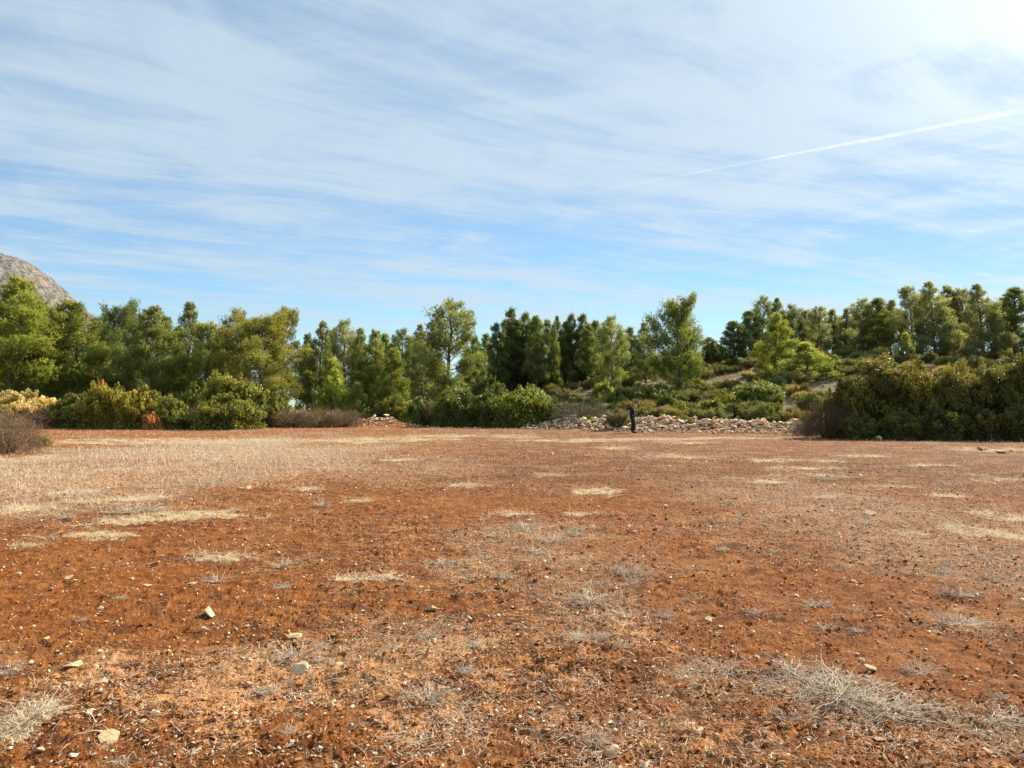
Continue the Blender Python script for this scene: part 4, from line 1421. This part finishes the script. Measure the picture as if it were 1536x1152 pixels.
def litter():
    rng = np.random.default_rng(99)
    x, y = field_points(330000, rng, 2.6, 62, .99)
    pale, bare, straw, grey = maps(x, y)
    n = fbm(x, y, 1.7, 4, 640, .6)
    keep = rng.uniform(0, 1, len(x)) < np.clip(0.06 + .6 * grey + 0.42 * sstep(n, .0, .4) - .5 * bare + .15 * pale, 0.03, 1)
    x, y, g = x[keep], y[keep], grey[keep]
    r = np.hypot(x, y)
    sc = 0.9 + r / 22
    stems("dead_stems", x, y, M['litter'], "grey dead weed stems lying over the field", rng, 0.055 * sc, 0.0030 * sc, .30, .26)
    # straw mats
    xs = []; ys = []
    for (px, py, hw, hh) in MATS:
        cx, cy = gp(px, py)
        _, y1 = gp(px, py - hh); _, y2 = gp(px, py + hh)
        rx = hw / FPX * cy; ry = (y1 - y2) / 2
        m = int(min(3200, 600 + hw * hh * 2.2))
        xs.append(cx + rng.uniform(-1.1, 1.1, m) * rx); ys.append(cy + rng.uniform(-1.2, 1.2, m) * ry)
    x = np.concatenate(xs); y = np.concatenate(ys)
    _, _, straw, _ = maps(x, y)
    keep = rng.uniform(0, 1, len(x)) < np.clip(straw * 1.3, 0.03, 1)
    x, y = x[keep], y[keep]
    sc = 0.8 + np.hypot(x, y) / 18
    stems("straw", x, y, M['straw'], "mats of pale yellow straw flattened on the red soil", rng, 0.055 * sc, 0.0035 * sc, .45, .3)
    # standing dead grass, mostly over the left and the far part
    u = 260000
    r = 9 + rng.uniform(0, 1, u) ** .8 * 49
    a = rng.uniform(R(-40), R(40), u)
    x, y = r * np.sin(a), r * np.cos(a)
    _, bare, straw, grey = maps(x, y)
    n = fbm(x, y, .8, 4, 660, .6)
    leftness = sstep(-x / y, -.05, .35) * sstep(r, 12, 22)
    keep = (rng.uniform(0, 1, u) < np.clip(.85 * grey * leftness + .30 * grey + .34 * sstep(n, .0, .35) - .38 * bare, .015, 1)) & (y < edge_y(x) - .5)
    x, y = x[keep], y[keep]
    r = np.hypot(x, y)
    m = len(x)
    stems("dry_grass", x, y, M['grass'], "thin standing dead grass over the far and left parts of the field", rng,
          0.075 + r * .0011, 0.0035 + r * .00022, 0, .25, 3, 'stuff', np.clip(rng.uniform(.25, 1, m), 0, 1), rng.uniform(.3, 1.3, m))

    u = 130000
    Y = rng.uniform(46, 98, u); x = rng.uniform(-12, 75, u)
    d = Y - edge_y(x)
    n = fbm(x, Y, .35, 4, 700, .6)
    k = (d > 3.5) & ((Y > np.interp(x, BX, BY) + 2) | (x > 23)) & (rng.uniform(0, 1, u) < .35 + sstep(n, -.1, .3))
    x, Y = x[k], Y[k]; m = len(x)
    stems("slope_grass", x, Y, M['slope'], "dry and green grass between the shrubs of the slope", rng, .26, .022, 0, .3, 2, 'stuff',
          np.clip(.5 + .9 * fbm(x, Y, .5, 3, 710) + rng.uniform(-.3, .3, m), 0, 1), rng.uniform(.6, 1.5, m))


litter()


# ------------------------------------------------------------------ dead weeds
def make_weed(seed, r=0.22, n=120, flat=.5, thick=1.0):
    rng = np.random.default_rng(seed)
    g = Geo()
    for i in range(n):
        a = rng.uniform(0, 6.28)
        q = rng.uniform(0, .35) * r
        p = np.array([math.cos(a) * q, math.sin(a) * q, 0.0])
        a2 = a + rng.normal(0, .5)
        el = abs(rng.normal(0.1, .55)) * (1.4 - flat)
        L = r * rng.uniform(.5, 1.15)
        s = np.linspace(0, 1, 6)[:, None]
        d = np.array([math.cos(a2) * math.cos(el), math.sin(a2) * math.cos(el), math.sin(el)])
        c = rng.normal(0, .35, 3)
        pts = p + d * L * s + c * L * s ** 2 + np.cumsum(rng.normal(0, .03 * L, (6, 3)), 0)
        pts[:, 2] = np.abs(pts[:, 2]) * .9 - s[:, 0] * 0 + .002
        tn = rng.uniform(.1, 1)
        g.tube(pts, np.array([.0022, .002, .0018, .0015, .0012, .0008]) * thick, 3, tn)
        for k in range(3):
            f = rng.integers(1, 5)
            d2 = unit(d + rng.normal(0, .7, 3)); d2[2] = abs(d2[2]) * .6
            t2 = pts[f] + d2 * L * rng.uniform(.15, .4)
            g.tube(np.array([pts[f], (pts[f] + t2) / 2 + rng.normal(0, .01, 3), t2]), np.array([.0015, .0012, .0008]) * thick, 3, min(tn + .1, 1))
    V, F, A = g.arrays()
    return np_mesh("dead_weed", V, F, M['weed'], True, dict(tone=A))


WEEDS = [make_weed(300 + i, .22, [60, 100, 130, 45][i % 4], [.6, .35, .8, .5][i % 4], [1.35, 1.05, 1.0, 1.7][i % 4]) for i in range(8)]
wr = random.Random(11)
for (px, py, w, c, lab) in [
    (325, 872, 52, (1.1, 1, .9), "pale spiky dead weed on the red soil below the left straw streak"),
    (660, 846, 44, (1.1, 1, .9), "pale dead weed with one long stem, middle of the field"),
    (790, 795, 60, (1, .95, .85), "grey dead weed clump in the middle field, left of a similar rounder one"),
    (826, 812, 54, (1, .95, .85), "rounder grey dead weed clump in the middle field"),
    (944, 864, 66, (1.05, .95, .85), "fluffy pale dead weed clump just right of the field centre"),
    (884, 905, 80, (.95, .85, .75), "wide thin dead weed tangle below the field centre"),
    (425, 848, 60, (1, .95, .85), "low grey weed tangle right of the left straw streak"),
    (422, 882, 34, (1.1, 1, .9), "bleached little weed under the low grey tangle"),
    (440, 990, 80, (1.1, 1, .9), "bleached curly stems left of the split pale rock"),
    (326, 1008, 36, (1.05, 1, .9), "bleached upright weed in the left foreground"),
    (10, 1008, 60, (1.05, .95, .85), "bleached weed cut by the left edge in the foreground"),
    (40, 1080, 120, (1.05, .9, .6), "yellowish dry grass tuft in the lower left corner"),
    (588, 972, 34, (1, .95, .85), "little bleached weed above the dark fallen twig"),
    (640, 1045, 96, (1, .9, .75), "wide straw coloured weed patch in the centre foreground"),
    (710, 1095, 60, (1.1, 1, .9), "thin bleached weed with long bent stems near the bottom centre"),
    (892, 1115, 62, (1.1, 1, .9), "spiky bleached weed beside the big tan stone at the bottom"),
    (862, 962, 56, (.75, .75, .6), "dark greenish weed clump right of centre foreground"),
    (818, 1058, 44, (1, .95, .85), "small weed with a dark base in the centre foreground"),
    (1088, 1008, 84, (.7, .78, .55), "green tinged weed clump in the right foreground"),
    (1028, 1015, 50, (1, .95, .85), "bleached weed left of the green tinged clump"),
    (1200, 1020, 130, (.95, .85, .75), "left part of the big dead weed tangle, with long stems standing up"),
    (1262, 1048, 170, (1, .92, .85), "big dense dead weed tangle in the right foreground"),
    (1330, 1070, 110, (.85, .78, .65), "lower right end of the big dead weed tangle"),
    (1235, 945, 50, (1.1, 1, .95), "bleached weed above the big tangle, left one of two"),
    (1283, 950, 34, (1.1, 1, .95), "bleached weed above the big tangle, right one of two"),
    (1222, 908, 60, (1, .9, .85), "thin weed on the dark soil in the right foreground"),
    (1132, 918, 34, (1.1, 1, .95), "small bleached weed near the white stone alone on dark soil"),
    (1440, 935, 90, (1, .9, .8), "wide pale weed patch near the right edge"),
    (1438, 898, 60, (1, .95, .85), "pale weed patch above the wide one near the right edge"),
    (1500, 1085, 90, (1.05, .98, .9), "bleached bushy weed in the lower right corner"),
    (1380, 1005, 60, (1, .92, .85), "weed with curled stems right of the yellowish oval stone"),
    (1180, 1080, 60, (.9, .85, .75), "scraggly weed below left end of the big tangle"),
    (800, 740 + 90, 50, (1, .95, .85), "flat weed clump under the rounder grey clump"),
    (205, 770, 90, (1, .95, .9), "grey dead weed clump behind the left straw mats"),
    (98, 780, 40, (1, .95, .9), "grey weed in front of the left edge straw mat"),
    (70, 788 + 20, 40, (1, .95, .9), "grey upright weed by the left edge above smooth soil"),
    (135, 662, 34, (.6, .5, .45), "brown twiggy weed far left near the thorn bush"),
]:
    x, y = gp(px, py)
    z = float(surf(np.array([x]), np.array([y]))[0])
    o = link("dead_weed", WEEDS[wr.randrange(len(WEEDS))], None, (x, y, z - .003), (0, 0, wr.uniform(0, 6.28)))
    s_ = w / FPX * y / .46
    o.scale = (s_, s_, s_ * wr.uniform(.45, .8))
    o.color = tuple(c) + (1,)
    tag(o, lab, "dead weed", "dead weeds on the field")
for i in range(150):
    py = 700 + 450 * wr.random() ** .9
    px = wr.uniform(5, 1530)
    x, y = gp(px, py)
    g_ = maps(np.array([x]), np.array([y]))
    if wr.random() > .25 + g_[3][0] - .2 * g_[1][0]: continue
    w = wr.uniform(18, 46)
    z = float(surf(np.array([x]), np.array([y]))[0])
    s_ = w / FPX * y / .46
    o = link("dead_weed", WEEDS[wr.randrange(len(WEEDS))], None, (x, y, z - .003), (0, 0, wr.uniform(0, 6.28)), (s_, s_, s_ * wr.uniform(.5, 1.1)))
    zn = "left" if px < 512 else ("middle" if px < 1024 else "right")
    dep = "foreground" if py > 900 else "middle distance"
    o.color = (1, .95, .85, 1)
    tag(o, "small tuft of grey dead weed in the %s at %s" % (dep, zn), "dead weed", "small dead weeds, %s at %s" % (dep, zn))
x, y = gp(650, 1028)
g = Geo()
g.tube(np.array([[-.10, .03, .012], [-.05, .02, .02], [0, 0, .03], [.05, -.02, .015], [.085, -.03, .008]]), [.0015, .003, .005, .006, .004], 6)
g.tube(np.array([[0, 0, .03], [-.02, .04, .045], [-.06, .06, .04]]), [.003, .002, .001], 5)
V, F, A = g.arrays()
tw = link("fallen_twig", np_mesh("fallen_twig", V, F, M['bark'], True), None, (x, y, float(surf(np.array([x]), np.array([y]))[0])), (0, 0, 0), 1.0)
tag(tw, "dark bare twig lying beside a cream stone in the foreground", "twig")


# ------------------------------------------------------------------ the person
def skin_mesh(name, chains, mat, sub=2, root=0):
    """chains: list of lists of (key, (x,y,z), r | (rx,ry)); equal keys join"""
    idx = {}; V = []; Rr = []; E = []
    for ch in chains:
        prev = None
        for (k, p, r) in ch:
            if k not in idx:
                idx[k] = len(V); V.append(p); Rr.append(r if isinstance(r, tuple) else (r, r))
            i = idx[k]
            if prev is not None and prev != i:
                E.append((prev, i))
            prev = i
    me = bpy.data.meshes.new(name + "_skeleton")
    me.from_pydata(V, E, [])
    o = bpy.data.objects.new(name + "_skeleton", me)
    COL.objects.link(o)
    sk = o.modifiers.new("skin", 'SKIN'); sk.use_smooth_shade = True
    for i, v in enumerate(me.skin_vertices[0].data):
        v.radius = Rr[i]; v.use_root = (i == root)
    ss = o.modifiers.new("sub", 'SUBSURF'); ss.levels = sub; ss.render_levels = sub
    bpy.context.view_layer.update()
    dg = bpy.context.evaluated_depsgraph_get()
    m2 = bpy.data.meshes.new_from_object(o.evaluated_get(dg))
    m2.name = name
    m2.materials.clear(); m2.materials.append(mat)
    bpy.data.objects.remove(o)
    bpy.data.meshes.remove(me)
    return m2


def blob(name, parts, mat, seg=16):
    bm = bmesh.new()
    for (c, s, rx) in parts:
        mt = Matrix.Translation(c) @ Matrix.Rotation(rx, 4, 'Y') @ Matrix.Diagonal((s[0], s[1], s[2], 1))
        bmesh.ops.create_uvsphere(bm, u_segments=seg, v_segments=seg // 2 + 2, radius=1, matrix=mt)
    for f in bm.faces: f.smooth = True
    me = bpy.data.meshes.new(name); bm.to_mesh(me); bm.free(); me.materials.append(mat)
    return me


def build_person():
    skin = mat_plain("skin", (0.52, 0.30, 0.20), 0.55, 0.35, 20, .08, .001)
    black = mat_plain("black_cloth", (0.012, 0.013, 0.018), 0.85, 0.2, 60, .5, .004)
    trs = mat_plain("dark_trousers", (0.016, 0.018, 0.024), 0.8, 0.25, 60, .4, .004)
    boot = mat_plain("boot_leather", (0.014, 0.012, 0.011), 0.45, 0.5, 40, .3, .002)
    sole = mat_plain("boot_sole", (0.06, 0.055, 0.05), 0.8, 0.2, 40, .3, .002)
    hairm = mat_plain("hair", (0.33, 0.20, 0.12), 0.6, 0.3, 60, .35, .006)
    dark = mat_plain("eye_dark", (0.02, 0.015, 0.012), 0.3, 0.5)
    x, y = gp(949, 650)
    z = float(ground_h(np.array([x]), np.array([y]))[0])
    e = empty("person", (x, y, z + .005), R(-14), (1.08, 1.12, 1.0))
    tag(e, "person in dark jacket and trousers standing with head bowed before the rubble bank", "person")
    S = -1  # the side nearest the camera is -y
    ch = [
        [('pel', (0, 0, .93), (.135, .10)), ('wst', (.0, 0, 1.06), (.125, .10)), ('cst', (-.015, 0, 1.24), (.15, .115)), ('shb', (.005, 0, 1.40), (.12, .09)),
         ('nk', (.045, 0, 1.475), .055), ('hb', (.085, 0, 1.53), .062), ('hd', (.115, 0, 1.60), (.075, .090)), ('ht', (.115, 0, 1.66), (.066, .078))],
    ]
    for s in (-1, 1):
        n = str(s)
        fx = .03 if s > 0 else -.03
        kx = .17 if s < 0 else .02
        ft = (.10, s * .10, .045) if s < 0 else (-.03, s * .10, .045)
        ch.append([('pel', (0, 0, .93), .1), ('hip' + n, (.0, s * .09, .88), .085), ('kn' + n, (kx * .6, s * .10, .49), .058), ('cf' + n, ((kx * .5 + ft[0]) / 2 - .02, s * .10, .34), .055),
                   ('an' + n, (ft[0] - .03, s * .10, .09), .038), ('ft' + n, (ft[0] + .06, s * .105, .045), .04), ('to' + n, (ft[0] + .15, s * .11, .03), .028)])
        # arms: upper arm down, forearm forward to the waist
        ch.append([('shb', (.005, 0, 1.40), .1), ('sh' + n, (.0, s * .175, 1.375), .062), ('el' + n, (-.05, s * .235, 1.10), .045), ('fa' + n, (.06, s * .215, .99), .038),
                   ('wr' + n, (.17, s * .15, .90), .026), ('pm' + n, (.215, s * .125, .87), (.022, .038))])
        # four fingers of different lengths and a thumb, curled as if round a phone
        for k, (dy, L) in enumerate([(-.030, .060), (-.010, .072), (.010, .068), (.028, .052)]):
            b = (.225, s * .125 + dy, .865)
            ch.append([('pm' + n, (.215, s * .125, .87), .03), ('f%d0' % k + n, b, .010), ('f%d1' % k + n, (b[0] + L * .5, b[1], b[2] - .012), .009),
                       ('f%d2' % k + n, (b[0] + L * .75, b[1], b[2] + .010), .0085), ('f%d3' % k + n, (b[0] + L * .72, b[1], b[2] + .028), .0075)])
        ch.append([('pm' + n, (.215, s * .125, .87), .03), ('t0' + n, (.205, s * .125 - s * .035, .885), .012), ('t1' + n, (.235, s * .125 - s * .048, .905), .010), ('t2' + n, (.258, s * .125 - s * .040, .910), .008)])
    body = link("body", skin_mesh("body", ch, skin, 2), e)
    # face: nose, brow, chin, ears
    fc = (.125, 0, 1.615)
    link("face", blob("face", [((.125, 0, 1.60), (.088, .074, .108), .35), ((.190, 0, 1.565), (.050, .055, .045), .3), ((.216, 0, 1.592), (.020, .014, .026), .5),
                               ((.118, -.078, 1.60), (.018, .008, .030), .2), ((.118, .078, 1.60), (.018, .008, .030), .2), ((.196, 0, 1.553), (.016, .024, .006), .3)], skin), e)
    link("eyes", blob("eyes", [((.200, -.030, 1.617), (.008, .011, .006), .3), ((.200, .030, 1.617), (.008, .011, .006), .3)], dark, 8), e)
    link("hair", blob("hair", [((.108, 0, 1.640), (.100, .084, .092), .45), ((.060, 0, 1.605), (.062, .076, .095), .1), ((.150, 0, 1.690), (.060, .070, .036), .5)], hairm), e)
    # jacket with hood
    jc = [[('wst', (0, 0, .86), (.185, .165)), ('m', (-.01, 0, 1.05), (.185, .165)), ('cst', (-.03, 0, 1.24), (.21, .185)), ('shb', (-.01, 0, 1.395), (.17, .14)), ('nk', (.03, 0, 1.465), (.085, .08))]]
    for s in (-1, 1):
        n = str(s)
        jc.append([('shb', (0, 0, 1.40), .1), ('sh' + n, (.0, s * .185, 1.375), .085), ('el' + n, (-.055, s * .24, 1.10), .066), ('fa' + n, (.06, s * .215, .99), .056), ('wr' + n, (.15, s * .16, .915), .044)])
    j = link("jacket", skin_mesh("jacket", jc, black, 2), e)
    link("hood", blob("hood", [((-.045, 0, 1.455), (.105, .125, .075), .5), ((.02, 0, 1.445), (.105, .105, .05), .35)], black), j)
    tc = [[('pel', (0, 0, .93), (.150, .12)), ('wst', (0, 0, 1.0), (.145, .11))]]
    for s in (-1, 1):
        n = str(s)
        kx = .17 if s < 0 else .02
        fx = .10 if s < 0 else -.03
        tc.append([('pel', (0, 0, .93), .1), ('hip' + n, (.0, s * .095, .84), .125), ('th' + n, (kx * .35, s * .10, .66), .112), ('kn' + n, (kx * .6, s * .10, .49), .095),
                   ('cf' + n, ((kx * .5 + fx) / 2 - .02, s * .10, .32), .088), ('an' + n, (fx - .03, s * .10, .13), .075)])
    link("trousers", skin_mesh("trousers", tc, trs, 2), e)
    for s in (-1, 1):
        fx = .10 if s < 0 else -.03
        b = link("boot", skin_mesh("boot", [[('a', (fx - .03, s * .10, .16), .054), ('b', (fx - .03, s * .10, .07), .054), ('c', (fx + .06, s * .105, .055), (.050, .048)), ('d', (fx + .155, s * .11, .042), (.042, .034))],
                                             [('b', (0, 0, 0), .05), ('h', (fx - .065, s * .10, .05), .042)]], boot, 2), e)
        bm = bmesh.new()
        mt = Matrix.Translation((fx + .05, s * .105, .010)) @ Matrix.Diagonal((.30, .095, .02, 1))
        bmesh.ops.create_cube(bm, size=1, matrix=mt)
        bmesh.ops.bevel(bm, geom=[ed for ed in bm.edges if abs(ed.verts[0].co.z - ed.verts[1].co.z) > .01], offset=.035, segments=4, affect='EDGES')
        me = bpy.data.meshes.new("sole"); bm.to_mesh(me); bm.free(); me.materials.append(sole)
        link("sole", me, b)


build_person()
